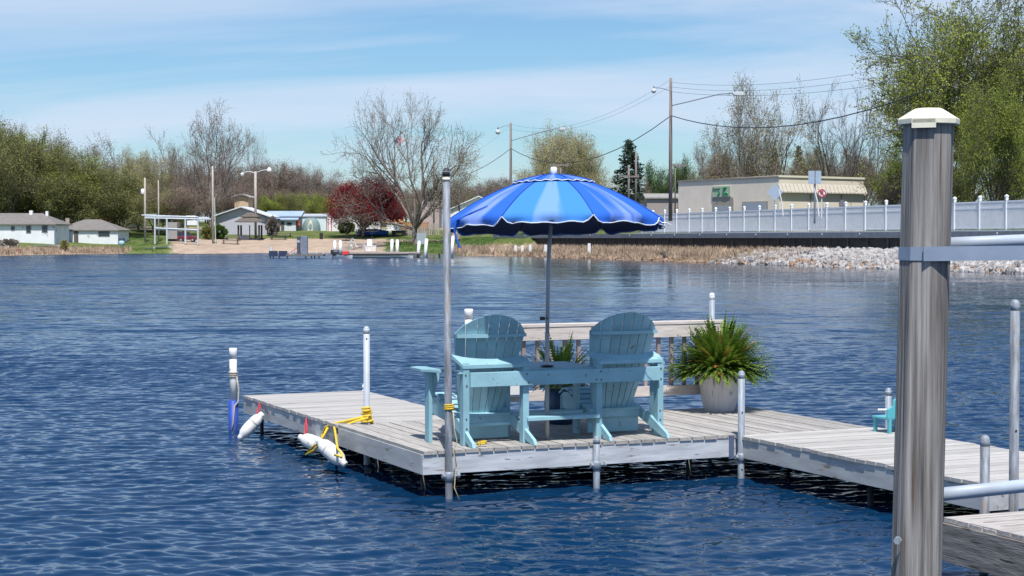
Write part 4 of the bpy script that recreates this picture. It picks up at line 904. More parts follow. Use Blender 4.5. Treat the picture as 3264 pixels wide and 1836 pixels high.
# generic gabled or boxy buildings, local x along the front
def hut(name, label, cat, px0, px1, pyb, pyt, D, depth, wm, rm, roof='flat', rise=0, rz=0, wins=(), doors=(), over=.3, ridge='x', hip=0, base=None, zadd=0):
    if name != 'grey_shed' and cat and label[:3] != 'tan' and D < 345: D = GD((px0+px1)/2, pyb)
    a, b = P(px0, pyb, D), P(px1, pyb, D); z0 = a.z+zadd; w = b.x-a.x; h = (pyb-pyt)/F*D
    t_ = thing(name, label, cat, ((a.x+b.x)/2, D, z0), rz)
    MB().box((0, depth/2, h/2-.6), (w, depth, h+1.2)).build('wall', wm, t_)
    if roof == 'flat': MB().box((0, depth/2, h+.08), (w+over*2, depth+over*2, .16)).build('roof', rm, t_)
    if roof == 'gablex':   # ridge along x
        ol = [(-over, h-.05), (depth/2, h+rise), (depth+over, h-.05), (depth+over, h+.12), (depth/2, h+rise+.2), (-over, h+.12)]
        if hip:
            mb = MB(); x0, x1 = -w/2-over, w/2+over
            mb.add([(x0, -over, h), (x1, -over, h), (x1, depth+over, h), (x0, depth+over, h), (x0+hip, depth/2, h+rise), (x1-hip, depth/2, h+rise), (x0, -over, h-.15), (x1, -over, h-.15), (x1, depth+over, h-.15), (x0, depth+over, h-.15)],
                   [(0, 1, 5, 4), (1, 2, 5), (2, 3, 4, 5), (3, 0, 4), (0, 6, 7, 1), (1, 7, 8, 2), (2, 8, 9, 3), (3, 9, 6, 0), (6, 9, 8, 7)]); mb.build('roof', rm, t_)
        else: MB().prism(ol, -w/2-over, w/2+over, lambda x, y, t: (t, x, y)).build('roof', rm, t_)
        if not hip:
            MB().prism([(0.02, h-.02), (depth-.02, h-.02), (depth/2, h+rise)], -w/2, w/2, lambda x, y, t: (t, x, y)).build('gable', wm, t_)
    if roof == 'gabley':   # gable end faces the lake
        ol = [(-w/2-over, h-.05), (0, h+rise), (w/2+over, h-.05), (w/2+over, h+.15), (0, h+rise+.22), (-w/2-over, h+.15)]
        MB().prism(ol, -over, depth+over, lambda x, y, t: (x, t, y)).build('roof', rm, t_)
        MB().prism([(-w/2+.02, h-.02), (w/2-.02, h-.02), (0, h+rise)], 0, depth, lambda x, y, t: (x, t, y)).build('gable', wm, t_)
    for (wx0, wx1, wy0, wy1) in wins:
        xa, xb = (wx0-(px0+px1)/2)/F*D, (wx1-(px0+px1)/2)/F*D; za, zb = (pyb-wy1)/F*D, (pyb-wy0)/F*D
        f = MB().box(((xa+xb)/2, -.03, (za+zb)/2), (xb-xa+.16, .08, zb-za+.16)).build('window', mat('window_frame_grey', (.30, .33, .36), .6), t_)
        MB().box(((xa+xb)/2, -.08, (za+zb)/2), (xb-xa, .03, zb-za)).build('pane', M_glass, f)
    for (wx0, wx1, wy0) in doors:
        xa, xb = (wx0-(px0+px1)/2)/F*D, (wx1-(px0+px1)/2)/F*D; zb = (pyb-wy0)/F*D
        MB().box(((xa+xb)/2, -.03, zb/2), (xb-xa, .08, zb)).build('door', mat('door_dark', (.12, .11, .10), .6), t_)
    return t_
M_siding = mat('white_siding', (.78, .80, .82), .8, .07, .5, (1, 1, 1), dirt=((.42, .42, .42), 2, .62)); M_shing = mat('grey_shingle', (.19, .175, .165), .95, .14, 1.2, (1, 1, 4)); M_wroof = mat('white_metal_roof', (.62, .64, .70), .6, .08, .5); M_lroof = mat('pale_blue_roof', (.34, .44, .58), .6, .08, .5)
M_whwall = mat('white_wall', (.82, .83, .84), .7, .05, .5); M_tan = mat('tan_wood_wall', (.60, .45, .30), .8, .15, 1); M_pink = mat('dusty_pink_wall', (.42, .35, .34), .85, .08, .7)
h1_ = hut('lake_house', 'long white house with a grey hipped roof at the far left shore', 'house', -120, 173, 770, 714, 252, 9, M_siding, M_shing, 'gablex', 1.75, 0, ((37, 46, 722, 733), (85, 98, 721, 741), (135, 151, 720, 739)), (), .45, hip=3.5)
MB().box((2.5, 4, 4.45), (.5, .5, .9)).box((5.0, 4, 4.4), (.4, .4, .8)).build('roof_vent', M_whwall, h1_)
h2_ = hut('lake_house', 'lower white wing with grey roof sloping right, beside the blue barrel', 'house', 178, 376, 775, 733, 249, 8, M_siding, M_shing, 'gablex', 1.75, 0, ((315, 349, 738, 752), (162, 163, 745, 746)), ((236, 250, 735),), .3, hip=4.0)
MB().box((-4.1, 4, 3.0), (.6, .6, 2.2)).build('chimney', mat('chimney_brick', (.42, .33, .27), .9, .2, 4), h2_)
wh = hut('marina_building', 'building with a broad white gabled roof behind the dark pavilion', 'building', 690, 850, 748, 692, 300, 12, mat('lilac_wall', (.50, .50, .56), .8, .05), M_wroof, 'gabley', 1.75, 0, (), (), .8)
hut('garage_building', 'bright white low building left of the pavilion, behind shrubs', 'building', 678, 722, 742, 697, 292, 5, M_whwall, M_wroof, 'flat')
ch_ = hut('tan_cottage', 'tan wooden upper storey with a curved pale roof above the white roof', 'building', 748, 792, 700, 622, 338, 6, M_tan, M_wroof, 'none')
mb = MB(); ol = [(-1.9+3.8*i/10, 4.42+.62*math.sin(math.pi*i/10)) for i in range(11)]; ol2 = [(x*1.0, z-.22) for x, z in reversed(ol)]
mb.prism(ol+ol2, -.6, 6.6, lambda x, y, t: (x, t, y)).build('roof', mat('brown_eave_roof', (.40, .38, .40), .8, .2), ch_)
hut('blue_roof_shed', 'low building with pale blue roof between pavilion and cottage', 'building', 850, 955, 735, 690, 312, 8, mat('greige', (.44, .41, .38), .9, .1), M_lroof, 'gablex', .9, 0, (), (), .4)
ct = hut('white_cottage', 'small white cottage with door and window beside the dome tent', 'building', 888, 943, 736, 701, 296, 5, mat('cottage_grey', (.66, .70, .74), .8, .05), M_lroof, 'gablex', .7, 0, ((916, 929, 710, 717),), ((896, 906, 706),), .5)
hut('long_trailer', 'long pale mobile home behind the dome tent', 'trailer', 925, 1040, 735, 690, 310, 5, mat('pale_aqua_siding', (.66, .75, .77), .7, .05), mat('trailer_roof', (.42, .44, .48), .7), 'gablex', .35, 0, (), (), .2)
rvp = hut('white_trailer', 'long white camper with red uprights behind the topiary bush', 'trailer', 1042, 1150, 737, 690, 304, 3, M_whwall, M_wroof, 'flat', 0, 0, ((1080, 1092, 703, 712),), ((1100, 1108, 705),), .1)
for q in (1046, 1057): MB().box(((q-1096)/F*GD(1096, 737), -.1, 1.3), (.14, .1, 2.4)).build('red_upright', M_red, rvp)
hut('white_trailer', 'white boxy camper under the right side of the red tree', 'trailer', 1158, 1212, 738, 698, 300, 3, M_whwall, M_wroof, 'flat', 0, 0, ((1170, 1182, 706, 714),), (), .1)
hut('small_camper', 'small white camper with an orange brown top right of the red tree', 'trailer', 1232, 1284, 737, 712, 298, 3, M_whwall, mat('orange_canvas', (.55, .30, .14), .8), 'gablex', .6, 0, (), (), .1)
wr = hut('warehouse', 'dusty pink warehouse with shallow roof behind the bare tree trunk', 'building', 1336, 1400, 724, 640, 345, 12, M_pink, mat('dark_roof_edge', (.2, .2, .22), .8), 'flat', 0, 0, (), (), .1)
hut('blue_grey_shed', 'blue-grey shed joined to the pink warehouse', 'building', 1385, 1428, 724, 640, 342, 8, mat('bluegrey_wall', (.40, .45, .55), .8, .1), M_wroof, 'flat', 0, 0, (), (), .1)
hut('white_barn', 'white roofed barn partly hidden behind the umbrella', 'building', 1432, 1620, 724, 672, 335, 14, M_whwall, mat('barn_roof', (.74, .76, .80), .6, .05), 'gabley', 2.9, 0, (), (), .5)
hut('red_shed', 'long barn red shed among the trees behind the left house', 'building', 255, 352, 716, 684, 330, 6, mat('barn_red', (.42, .07, .05), .85, .15), mat('barn_red_roof', (.36, .06, .045), .85, .15), 'flat', 0, 0, (), (), .1)
hut('open_shelter', 'open shelter with thin pale roof beside the red shed', 'building', 356, 450, 706, 690, 318, 4, mat('shelter_grey', (.30, .28, .26), .9, .2), mat('shelter_roof', (.5, .45, .42), .8), 'flat')
hut('grey_shed', 'low brown roof peeking over the fence beside the utility pole', 'building', 2062, 2160, 690, 632, 228, 6, mat('shed_wall', (.34, .30, .28), .9, .1), mat('shed_roof', (.30, .28, .27), .9), 'gablex', .5)
# ---- pavilion
PD = GD(796, 766); pv0 = P(796, 766, PD); pv = thing('park_pavilion', 'dark wooden open pavilion with a two tier hipped roof on the shore', 'pavilion', (pv0.x, PD, pv0.z)); 
M_dkw = mat('dark_stained_wood', (.035, .03, .035), .8, .2, 2); M_pvr = mat('pavilion_shingle', (.13, .11, .095), .95, .15, 2)
sc = PD/F
for x in (-36, 30):
    for y in (0, 3.0): MB().box((x*sc, y, 1.3), (.28, .28, 2.7)).build('post', M_dkw, pv)
MB().box((0, 0, 1.3), (.16, .2, 2.7)).build('post', M_dkw, pv)
def hiproof(w, dpt, z0, z1, top, dz=.12):
    v = [(-w/2, -dpt/2, z0), (w/2, -dpt/2, z0), (w/2, dpt/2, z0), (-w/2, dpt/2, z0), (-w/2*top, -dpt/2*top, z1), (w/2*top, -dpt/2*top, z1), (w/2*top, dpt/2*top, z1), (-w/2*top, dpt/2*top, z1)]
    v = v[:4]+v[4:]; b_ = [(x, y, z-dz) for x, y, z in v[:4]]
    return v+b_, [(0, 1, 5, 4), (1, 2, 6, 5), (2, 3, 7, 6), (3, 0, 4, 7), (4, 5, 6, 7), (0, 8, 9, 1), (1, 9, 10, 2), (2, 10, 11, 3), (3, 11, 8, 0), (11, 10, 9, 8)]
def shift(vf, dx, dy): return [(x+dx, y+dy, z) for x, y, z in vf[0]], vf[1]
MB().add(*shift(hiproof(88*sc, 4.6, 60*sc, 74*sc, .45), -2*sc, 1.5)).build('lower_roof', M_pvr, pv)
MB().box((-2*sc, 1.5, 73*sc), (46*sc, 2, .35)).build('lantern', M_dkw, pv)
MB().add(*shift(hiproof(58*sc, 2.6, 76*sc, 89*sc, .25), -2*sc, 1.5)).build('upper_roof', M_pvr, pv)
for z in (.35, .75): MB().box((15*sc, -.02, z), (30*sc, .06, .10)).build('side_rail', M_dkw, pv)
MB().box((-18*sc, -.02, .5), (36*sc, .06, .7)).build('low_panel', mat('panel_slate', (.08, .09, .12), .8), pv)
# ---- picnic tables
M_pt = mat('picnic_wood', (.34, .31, .28), .9, .15, 3); M_ptd = mat('picnic_wood_dark', (.09, .08, .075), .9, .2, 3)
def picnic(label, pxc, pyb, D, w, rz=0, m=M_pt, lm=M_ptd):
    t_ = thing('picnic_table', label, 'picnic table', PG(pxc, pyb), rz, None); w *= GD(pxc, pyb)/255
    for i in range(3): MB().box((0, -.25+i*.25, .75), (w, .23, .05)).build('top_board', m, t_)
    for s_ in (-1, 1): MB().box((0, s_*.7, .43), (w, .26, .05)).build('bench_board', m, t_)
    for x in (-w*.38, w*.38):
        MB().box((x, 0, .36), (.12, 1.5, .09)).box((x, 0, .70), (.12, .7, .08)).tube([(x, -.3, .72), (x, -.62, 0)], .06, 5).tube([(x, .3, .72), (x, .62, 0)], .06, 5).build('leg_frame', lm, t_)
picnic('pale topped picnic table nearest the sand, left of the pavilion', 735, 778, 254, 2.7); picnic('second picnic table just behind, at the pavilion left corner', 742, 766, 260, 2.3)
picnic('dark picnic table right of the pavilion on the lawn edge', 888, 764, 264, 2.6, 0, M_ptd); picnic('dark picnic table farther back behind its darker neighbour', 902, 755, 272, 2.8, 0, M_pt)
# ---- dome tent
tt_ = thing('dome_tent', 'grey-green dome tent with a cream door panel on the lawn', 'tent', PG(989, 737)); rx_, rh = 30*GD(989, 737)/F, 43*GD(989, 737)/F
mb = MB(); n = 20; rows = 8
for i in range(rows+1):
    a = R(90)*i/rows; rr_ = math.cos(a)**.62
    for k_ in range(n): t_ = 2*math.pi*k_/n; mb.v.append((rx_*rr_*math.cos(t_), rx_*rr_*math.sin(t_)+rx_, rh*math.sin(a)))
for i in range(rows):
    for k_ in range(n): k2 = (k_+1) % n; mb.f.append((i*n+k_, i*n+k2, (i+1)*n+k2, (i+1)*n+k_))
mb.build('canvas', mat('tent_green', (.20, .28, .28), .8, .08), tt_, True)
MB().prism([(-.45, 0), (.42, 0), (.50, .9), (.28, 1.75), (0, 2.15), (-.3, 1.7), (-.52, .9)], -.05, .06, lambda x, y, t: (x, t+rx_-rx_*max(.05, math.cos(math.asin(min(1, y/rh*.98)))**.62*math.cos(math.asin(min(.9, abs(x)/rx_)))), y)).build('door_panel', mat('tent_cream', (.66, .58, .44), .8), tt_)
# ---- closed red parasol / flag bundle
rp_ = thing('furled_parasol', 'furled coral red parasol between the cottage and the tent', 'parasol', PG(951, 736)); MB().lathe([(.12, .8), (.38, 1.0), (.30, 1.6), (.42, 1.8), (.05, 1.95)], 10).build('fabric', mat('coral', (.62, .12, .12), .8, .2), rp_); MB().tube([(0, 0, 0), (0, 0, 2)], .04, 6).build('pole', M_dark, rp_)
# ---- litter bin, barrel
b_ = thing('litter_bin', 'dark brown litter bin on the lawn above the sand', 'bin', PG(1024, 762)); MB().lathe([(.30, 0), (.32, .9), (.34, 1.0), (.2, 1.12)], 12).build('body', M_dkw, b_)
b_ = thing('blue_barrel', 'pale blue barrel with a dark lid at the end of the white wing', 'barrel', PG(388, 783)); MB().lathe([(.42, 0), (.46, .4), (.42, .95)], 14).build('body', mat('barrel_blue', (.42, .60, .74), .5), b_, True); MB().lathe([(.5, .92), (.48, 1.2), (.2, 1.4)], 14).build('lid', mat('lid_navy', (.06, .08, .14), .6), b_)
b_ = thing('electric_cabinet', 'tall grey two-door cabinet on the grass right of the white posts', 'cabinet', PG(1344, 786)); MB().box((0, 0, 1.25), (34*.045, .7, 1.75)).build('body', mat('cabinet_grey', (.36, .41, .45), .5, .05), b_)
for s_ in (-1, 1): MB().box((s_*.39, -.37, 1.25), (.72, .03, 1.66)).build('door', mat('cabinet_grey', (.36, .41, .45), .5, .05), b_)
for s_ in (-1, 1): MB().box((s_*.6, 0, .2), (.1, .1, .5)).build('leg', M_dark, b_)
b_ = thing('canvas_cone', 'small tan canvas cone shelter on the grass left of the umbrella', 'tent', PG(1450, 764)); MB().lathe([(1.0, 0), (.85, .5), (.35, 1.3), (.06, 1.75)], 6).build('canvas', mat('tan_canvas', (.62, .48, .38), .9, .1), b_)
# ---- row of pilings behind the cabinet
pg = thing('piling_fence', 'row of grey wooden pilings standing between the campers and the grass', 'fence', PG(1345, 750))
for i in range(15):
    q = 1288+i*8.4; hgt = rnd.uniform(1.5, 2.3); MB().tube([((q-1345)*.05, 0, 0), ((q-1345)*.05, 0, hgt)], .14, 7).build('piling', M_polel if i % 3 else M_pt, pg)
wp_ = thing('lumber_stack', 'stack of orange-brown lumber behind the pilings', 'lumber', PG(1322, 745))
for i in range(4):
    for j in range(2): MB().box(((j-.5)*2.6+rnd.uniform(-.1, .1), 0, .9+i*.36), (2.5, 1.2, .30)).build('plank_bundle', mat('orange_lumber', (.48, .25, .12), .85, .25, 2, objvar=.2), wp_)
MB().box((0, 0, .38), (5, 1.1, .7)).build('pallet', M_pt, wp_)
# ================================================================== VEHICLES
def car(name, label, pos, rz, m, kind='suv', Lc=4.5, group=None):
    t_ = thing(name, label, 'car', pos, rz, group); w = .88
    body = [(-Lc/2, .35), (-Lc/2+.05, .85), (-Lc/2+.9, .98), (-Lc/2+.95, .98), (Lc/2-.1, .98), (Lc/2, .55), (Lc/2, .35)] if kind == 'suv' else [(-Lc/2, .3), (-Lc/2+.02, .7), (-Lc/2+1.1, .86), (Lc/2-.5, .88), (Lc/2, .75), (Lc/2, .3)]
    MB().prism(body, -w, w, lambda x, y, t: (x, t, y)).build('body', m, t_, bevel=.06)
    top = 1.62 if kind == 'suv' else 1.38
    cab = [(-Lc/2+.85, .95), (-Lc/2+1.5, top), (Lc/2-.55, top), (Lc/2-.12, .95)]
    MB().prism(cab, -w*.86, w*.86, lambda x, y, t: (x, t*(1 if y < 1.2 else .88), y)).build('cabin', M_glass, t_, bevel=.04)
    MB().prism([(-Lc/2+1.45, top-.02), (-Lc/2+1.55, top+.05), (Lc/2-.6, top+.05), (Lc/2-.5, top-.02)], -w*.78, w*.78, lambda x, y, t: (x, t, y)).build('roof', m, t_)
    wme_ = MB().prism([(.34*math.cos(2*math.pi*k_/16), .34*math.sin(2*math.pi*k_/16)) for k_ in range(16)], -.1, .1, lambda x, y, t: (x, t, y+.34)).mesh('wheel', M_dark)
    rim = MB().prism([(.19*math.cos(2*math.pi*k_/12), .19*math.sin(2*math.pi*k_/12)) for k_ in range(12)], -.115, .115, lambda x, y, t: (x, t, y+.34)).mesh('rim', M_pipe)
    for x in (-Lc/2+.85, Lc/2-.85):
        for y in (-w+.08, w-.08): o_ = inst('wheel', wme_, t_, (x, y, 0)); inst('rim', rim, o_)
    for y in (-.6, .6): MB().box((-Lc/2+.02, y, .72), (.08, .3, .14)).build('headlight', M_white, t_)
    for y in (-.66, .66): MB().box((Lc/2-.02, y, .8), (.08, .22, .2)).build('taillight', M_red, t_)
    return t_
M_carred = mat('car_dark_red', (.16, .012, .03), .3, .05, 2, spec=.6); M_carblk = mat('car_black', (.02, .022, .03), .3, .05, 2, spec=.6); M_cargrey = mat('car_grey', (.40, .42, .45), .35, .05, 2)
car('parked_car', 'dark red car parked behind the metal dock frame', PG(597, 771), R(184), M_carred, 'suv', 3.6)
for px, D, m, lab in ((2205, 198, M_carblk, 'dark car whose roof shows over the fence left of the garage doors'), (2648, 160, M_carblk, 'dark car behind the fence under the no parking sign'), (2800, 160, M_cargrey, 'pale grey car behind the fence right of the beige building')):
    p_ = P(px, 700, D); p_.z = 3.12+ (.05 if m is M_carblk else 0); car('parked_car', lab, p_, R(-74) if px < 2700 else R(20), m, 'sedan' if px != 2648 else 'suv')
def boat(name, label, pos, Lb, wd, hb, m, rz=0, cover=None, cat='boat'):
    t_ = thing(name, label, cat, pos, rz); mb = MB(); n = 10
    secs = []
    for i in range(n+1):
        q = i/n; x = -Lb/2+Lb*q; w = wd/2*(1-max(0, (q-.55)/.45)**2.2*.97); secs.append((x, w, .12*max(0, (q-.6)/.4)*hb*2))
    for (x, w, rz_) in secs: mb.v += [(x, -w, hb+rz_), (x, -w*.72, .12+rz_*.6), (x, 0, rz_*.4), (x, w*.72, .12+rz_*.6), (x, w, hb+rz_), (x, w*.9, hb+rz_-.03), (x, -w*.9, hb+rz_-.03)]
    for i in range(n):
        for k_ in range(7): k2 = (k_+1) % 7; mb.f.append((i*7+k_, i*7+k2, (i+1)*7+k2, (i+1)*7+k_))
    mb.f += [tuple(range(6, -1, -1)), tuple(n*7+k_ for k_ in range(7))]
    mb.build('hull', m, t_)
    if cover: MB().prism([(-Lb/2+.1, hb), (-Lb/2+.3, hb+.35), (Lb*.1, hb+.55), (Lb*.4, hb+.15), (Lb*.45, hb+.05)], -wd*.38, wd*.38, lambda x, y, t: (x, t, y)).build('cover', cover, t_, bevel=.05)
    return t_
M_hull = mat('boat_white', (.74, .76, .76), .4, .06, 2); M_tarp = mat('tarp_blue', (.03, .17, .62), .7, .2, 2); M_navy = mat('boat_navy', (.05, .08, .16), .5, .1)
boat('covered_boat', 'boat under a bright blue tarp behind the red tree trunk', PG(1188, 751), 5.8, 1.8, .75, M_tarp, 0, M_tarp)
boat('stored_boat', 'white boat stored by the red shed behind the house', PG(311, 722), 3.8, 1.5, .5, M_hull, 0, M_whwall)
boat('stored_boat', 'navy covered boat on a trailer left of the dock frame', PG(428, 726), 3.0, 1.4, .45, M_hull, 0, M_navy)
boat('rowing_boat', 'left one of two pale rowing boats drawn up on the grass bank', PG(478, 795), 1.6, .9, .28, M_hull); boat('rowing_boat', 'right longer pale rowing boat on the grass under the dock frame', PG(518, 792), 2.6, 1.0, .30, M_hull)
boat('white_skiff', 'long white skiff lying below the house wall at the shore', PG(150, 788), 4.6, 1.1, .32, M_hull); boat('white_skiff', 'white skiff at the very left edge of the shore', PG(8, 792), 1.9, 1.0, .34, M_hull)
tr = thing('boat_trailer', 'dark empty boat trailer right of the blue tarp', 'trailer', PG(1272, 752)); MB().box((0, 0, .75), (2.6, 1.2, .5)).box((0, 0, .4), (3.4, .1, .1)).build('frame', M_dark, tr)
for x in (-.9, .9): MB().prism([(.34*math.cos(2*math.pi*k_/14), .34*math.sin(2*math.pi*k_/14)) for k_ in range(14)], -.8, -.6, lambda a, b, t, x=x: (x+a, t, b+.34)).build('wheel', M_dark, tr)
tr = thing('utility_trailer', 'grey box trailer standing behind the dock frame', 'trailer', PG(553, 768)); MB().box((0, 0, 1.7), (1.7, 2.4, 2.8)).build('box', mat('trailer_grey', (.34, .32, .31), .8, .08), tr, bevel=.05); MB().box((0, 0, .25), (1.5, 1.4, .3)).build('undercarriage', M_dark, tr)
# ---- metal dock frame (stored boat lift)
FD = GD(560, 778); fr0 = P(560, 778, FD); frm = thing('boat_lift', 'tall open galvanised boat lift frame standing on the lawn', 'boat lift', (fr0.x, FD, fr0.z)); s_ = FD/F; M_galv = mat('galvanised_frame', (.52, .58, .64), .5, .1)
def fp(px, py, y=0): return ((px-560)*s_, y, (778-py)*s_)
for (x, yb) in ((494, 778), (532, 780), (591, 776), (631, 780)):
    MB().tube([fp(x, yb), fp(x, 696)], .15, 6).build('upright', M_galv, frm)
for (a, b, y) in (((452, 686), (632, 692), 0), ((462, 695), (672, 699), 0), ((494, 727), (632, 733), 0), ((494, 731), (632, 736), 1.0), ((455, 690), (660, 694), 2.2)): MB().tube([fp(*a, y), fp(*b, y)], .12, 6).build('beam', M_galv, frm)
MB().box(fp(611, 710, 1.0), (36*s_, .1, 15*s_)).build('white_sheet', M_white, frm); MB().box(fp(605, 690, 1.0), (30*s_, .1, 6*s_)).build('white_sheet', M_white, frm)
for i in range(4): MB().tube([fp(455+i*9, 688, 0), fp(463+i*9, 682, 2.2)], .06, 5).build('cross_brace', M_galv, frm)
# ---- left shore low red boards
for i, (a, b, y) in enumerate(((0, 70, 799), (75, 95, 798), (112, 136, 798))):
    p_ = PG((a+b)/2, y); o_ = MB().box((0, 0, .1), ((b-a)*.0436, .3, .22)).build('shore_board', mat('rust_red_board', (.36, .09, .07), .9, .2)); o_.location = p_; tag(o_, ['long rust red board edging the shore at the far left', 'short rust red board left of the shore gap', 'rust red board below the white skiff'][i], 'board')
# ---- fuel dock
fd = thing('fuel_dock', 'low floating dock with dark panels off the sandy beach', 'dock', P(945, 826, 205)); s_ = 205/F
def q(px, py, y=0): return ((px-945)*s_, y, (826-py)*s_)
MB().box(q(975, 813), (118*s_, 2.4, 6*s_)).build('deck', M_olddock, fd)
for a, b in ((858, 886), (889, 917)): MB().box(q((a+b)/2, 808, -.2), ((b-a)*s_, .08, 17*s_)).build('dark_panel', mat('panel_navy', (.035, .05, .10), .5), fd)
for x in (862, 871, 890, 916, 975, 993, 1003, 1017): MB().tube([q(x, 812), q(x, 836)], .06, 6).build('float_leg', M_dark, fd)
MB().box(q(890, 824), (60*s_, .6, .08)).build('lower_frame', M_navy, fd)
for x, yt in ((864, 786), (925, 798), (935, 797)): MB().tube([q(x, 812), q(x, yt)], .16, 8).build('white_jug', M_whited, fd)
for x in (1010, 1030): MB().tube([q(x, 815), q(x, 798)], .03, 5).build('thin_rod', M_white, fd)
pmp = thing('fuel_pump', 'grey-blue fuel pump cabinet standing on the floating dock', 'pump', P(964, 811, 205)); MB().box((.25, 0, 1.1), (20*s_, .8, 2.2)).build('cabinet', mat('pump_greyblue', (.20, .23, .30), .5), pmp, bevel=.04); MB().box((-.42, -.1, 1.05), (10*s_, .6, 2.1)).build('dispenser', mat('pump_dark', (.07, .09, .14), .5), pmp); MB().box((-.42, -.42, 1.55), (9*s_, .03, .3)).build('dial', M_lp, pmp)
MB().tube([(-.5, -.3, .9), (-1.0, -.3, .5), (-1.6, -.3, .1)], .04, 6).build('hose', M_red, pmp)
# ---- long dock with posts and boat
ld = thing('long_dock', 'long pale concrete dock with white posts along the far shore', 'dock', P(1200, 820, 212)); s_ = 212/F
def q(px, py, y=0): return ((px-1200)*s_, y, (820-py)*s_)
MB().box(q(1222, 808), (240*s_, 5.5, 9*s_)).build('deck', mat('dock_conc', (.42, .36, .33), .9, .1), ld); MB().box(q(1222, 812, -2.8), (240*s_, .1, 8*s_)).build('dark_side', M_dark, ld)
MB().box(q(1400, 812, 1), (150*s_, 1.2, 3*s_)).build('dark_plank', M_olddock, ld); MB().box(q(1320, 814, -2.6), (26*s_, 1, 16*s_)).build('end_block', mat('block_grey', (.12, .12, .13), .8), ld)
for x in range(1120, 1480, 40): MB().tube([q(x, 808, 0), q(x, 850, 0)], .1, 6).build('dock_leg', M_dark, ld)
bt = boat('pontoon_hull', 'long low pale boat hull lying along the dock front', P(1215, 825, 206), 7.6, 1.2, .32, mat('pale_hull', (.56, .62, .60), .5, .05), 0, None)
for i, (x, y0, y1, ln_, yy) in enumerate(((1067, 800, 770, 0, 0), (1085, 800, 769, 0, 0), (1248, 798, 766, .05, 0), (1266, 797, 767, .02, 0), (1333, 805, 771, .1, 0), (1355, 820, 764, .08, -3.4), (1440, 813, 755, .07, -2))):
    lab = ['left of two close white posts behind the outboard motor', 'right of two close white posts behind the outboard motor', 'left of the pair of white posts on the dock middle', 'right of the pair of white posts on the dock middle', 'white post with a ball top left of the leaning one', 'leaning white post in the water at the dock end', 'leaning white post below the tan cone'][i]
    D_ = 212+yy; p_ = P(x, y0, D_); h_ = (y0-y1)/F*D_; t_ = thing('white_post', lab, 'post', p_); MB().tube([(-ln_*.2*h_, 0, -.6), (ln_*h_, 0, h_)], .20, 10).build('shaft', M_white, t_, True); MB().lathe([(.21, 0), (.19, .08), (.08, .14)], 10, (ln_*h_, 0, h_)).build('cap', M_white, t_)
ob = boat('motor_boat', 'small white motor boat with a black outboard at the dock end', P(1094, 829, 204), 2.2, 1.3, .5, M_hull, 0); 
MB().box((-1.0, 0, .95), (.95, .5, .55)).box((-1.05, 0, .45), (.45, .3, .9)).build('outboard_motor', M_dark, ob, bevel=.08); MB().box((-.85, -.26, 1.05), (.5, .02, .14)).build('motor_stripe', M_pipe, ob); MB().box((.3, 0, .85), (.8, .7, .4)).build('red_cushion', M_red, ob, bevel=.05)
bx = thing('dock_box', 'white dock box with an upright white lid on the long dock', 'box', P(1182, 801, 212)); s_ = 212/F
MB().box((0, 0, .32), (35*s_, .8, .64)).build('box', mat('box_cream', (.72, .66, .60), .7), bx, bevel=.02); MB().box((0, 0, .68), (37*s_, .85, .07)).build('rim', M_white, bx); MB().box((-.15, .2, 1.1), (16*s_, .3, .78)).build('lid', M_white, bx); MB().box((-.85, 0, .5), (.28, .3, 1.2)).build('side_pedestal', mat('pedestal', (.44, .42, .44), .7), bx)
dv = thing('pump_post', 'pale bent davit post with a drooping hose on the sand behind the dock', 'davit', PG(1124, 797)); MB().tube([(0, 0, 0), (-.2, 0, .7), (-.35, 0, 1.3), (0, 0, 1.95), (.35, 0, 1.6), (.5, 0, .6), (.9, 0, .5)], [.2, .22, .18, .15, .13, .17, .15], 8).build('arm', M_whited, dv, True); MB().box((-.2, 0, .4), (.5, .3, .9)).build('foot_box', mat('sage_box', (.36, .42, .38), .8), dv)
# ================================================================== POLES, LAMPS, WIRES
def upole(label, px, pyt, pyb, D, wpx, m=M_pole, arms=(), name='utility_pole', group=None, lean=0):
    if pyb > 695 and px < 1400: D = GD(px, pyb)
    b = P(px, pyb, D); h = (pyb-pyt)/F*D; r = wpx/2/F*D; t_ = thing(name, label, 'pole', b, 0, group)
    MB().tube([(0, 0, -.8), (lean*h*.5, 0, h*.5), (lean*h, 0, h)], [r*1.15, r, r*.8], 10).build('shaft', m, t_, True)
    for (dx0, dx1, py) in arms:
        z = (pyb-py)/F*D; MB().box(((dx0+dx1)/2/F*D, -r, z), ((dx1-dx0)/F*D, .14, .22)).build('crossarm', m, t_)
        for f in (.06, .94): MB().lathe([(.06, 0), (.09, .06), (.05, .16)], 8, ((dx0+(dx1-dx0)*f)/F*D, -r, z+.1)).build('insulator', M_pipe, t_)
    return t_, b, h
up1, ub1, uh1 = upole('tallest utility pole with a cobra lamp in front of the beige building', 2137, 250, 680, 178, 11)
up2, ub2, uh2 = upole('second utility pole with a cobra lamp above the umbrella', 1628, 392, 735, 262, 8.5)
M_lamp = mat('lamp_housing', (.60, .63, .66), .4, .05)
def lamparm(t_, D, x0, pts, pyb, head, px):
    w = lambda p: ((p[0]-px)/F*D, -.15, (pyb-p[1])/F*D)
    MB().tube([w(p) for p in pts], .055, 7).build('lamp_arm', M_pipe_d, t_)
    c_ = w(((head[0]+head[1])/2, head[2])); L_ = (head[1]-head[0])/F*D
    MB().prism([(-L_/2, .05), (-L_*.3, .14), (L_*.3, .16), (L_/2, .04), (L_*.35, -.10), (-L_*.3, -.08)], -.22, .22, lambda x, y, t: (c_[0]+x, c_[1]+t, c_[2]+y*1.6)).build('lamp_head', M_lamp, t_, bevel=.04)
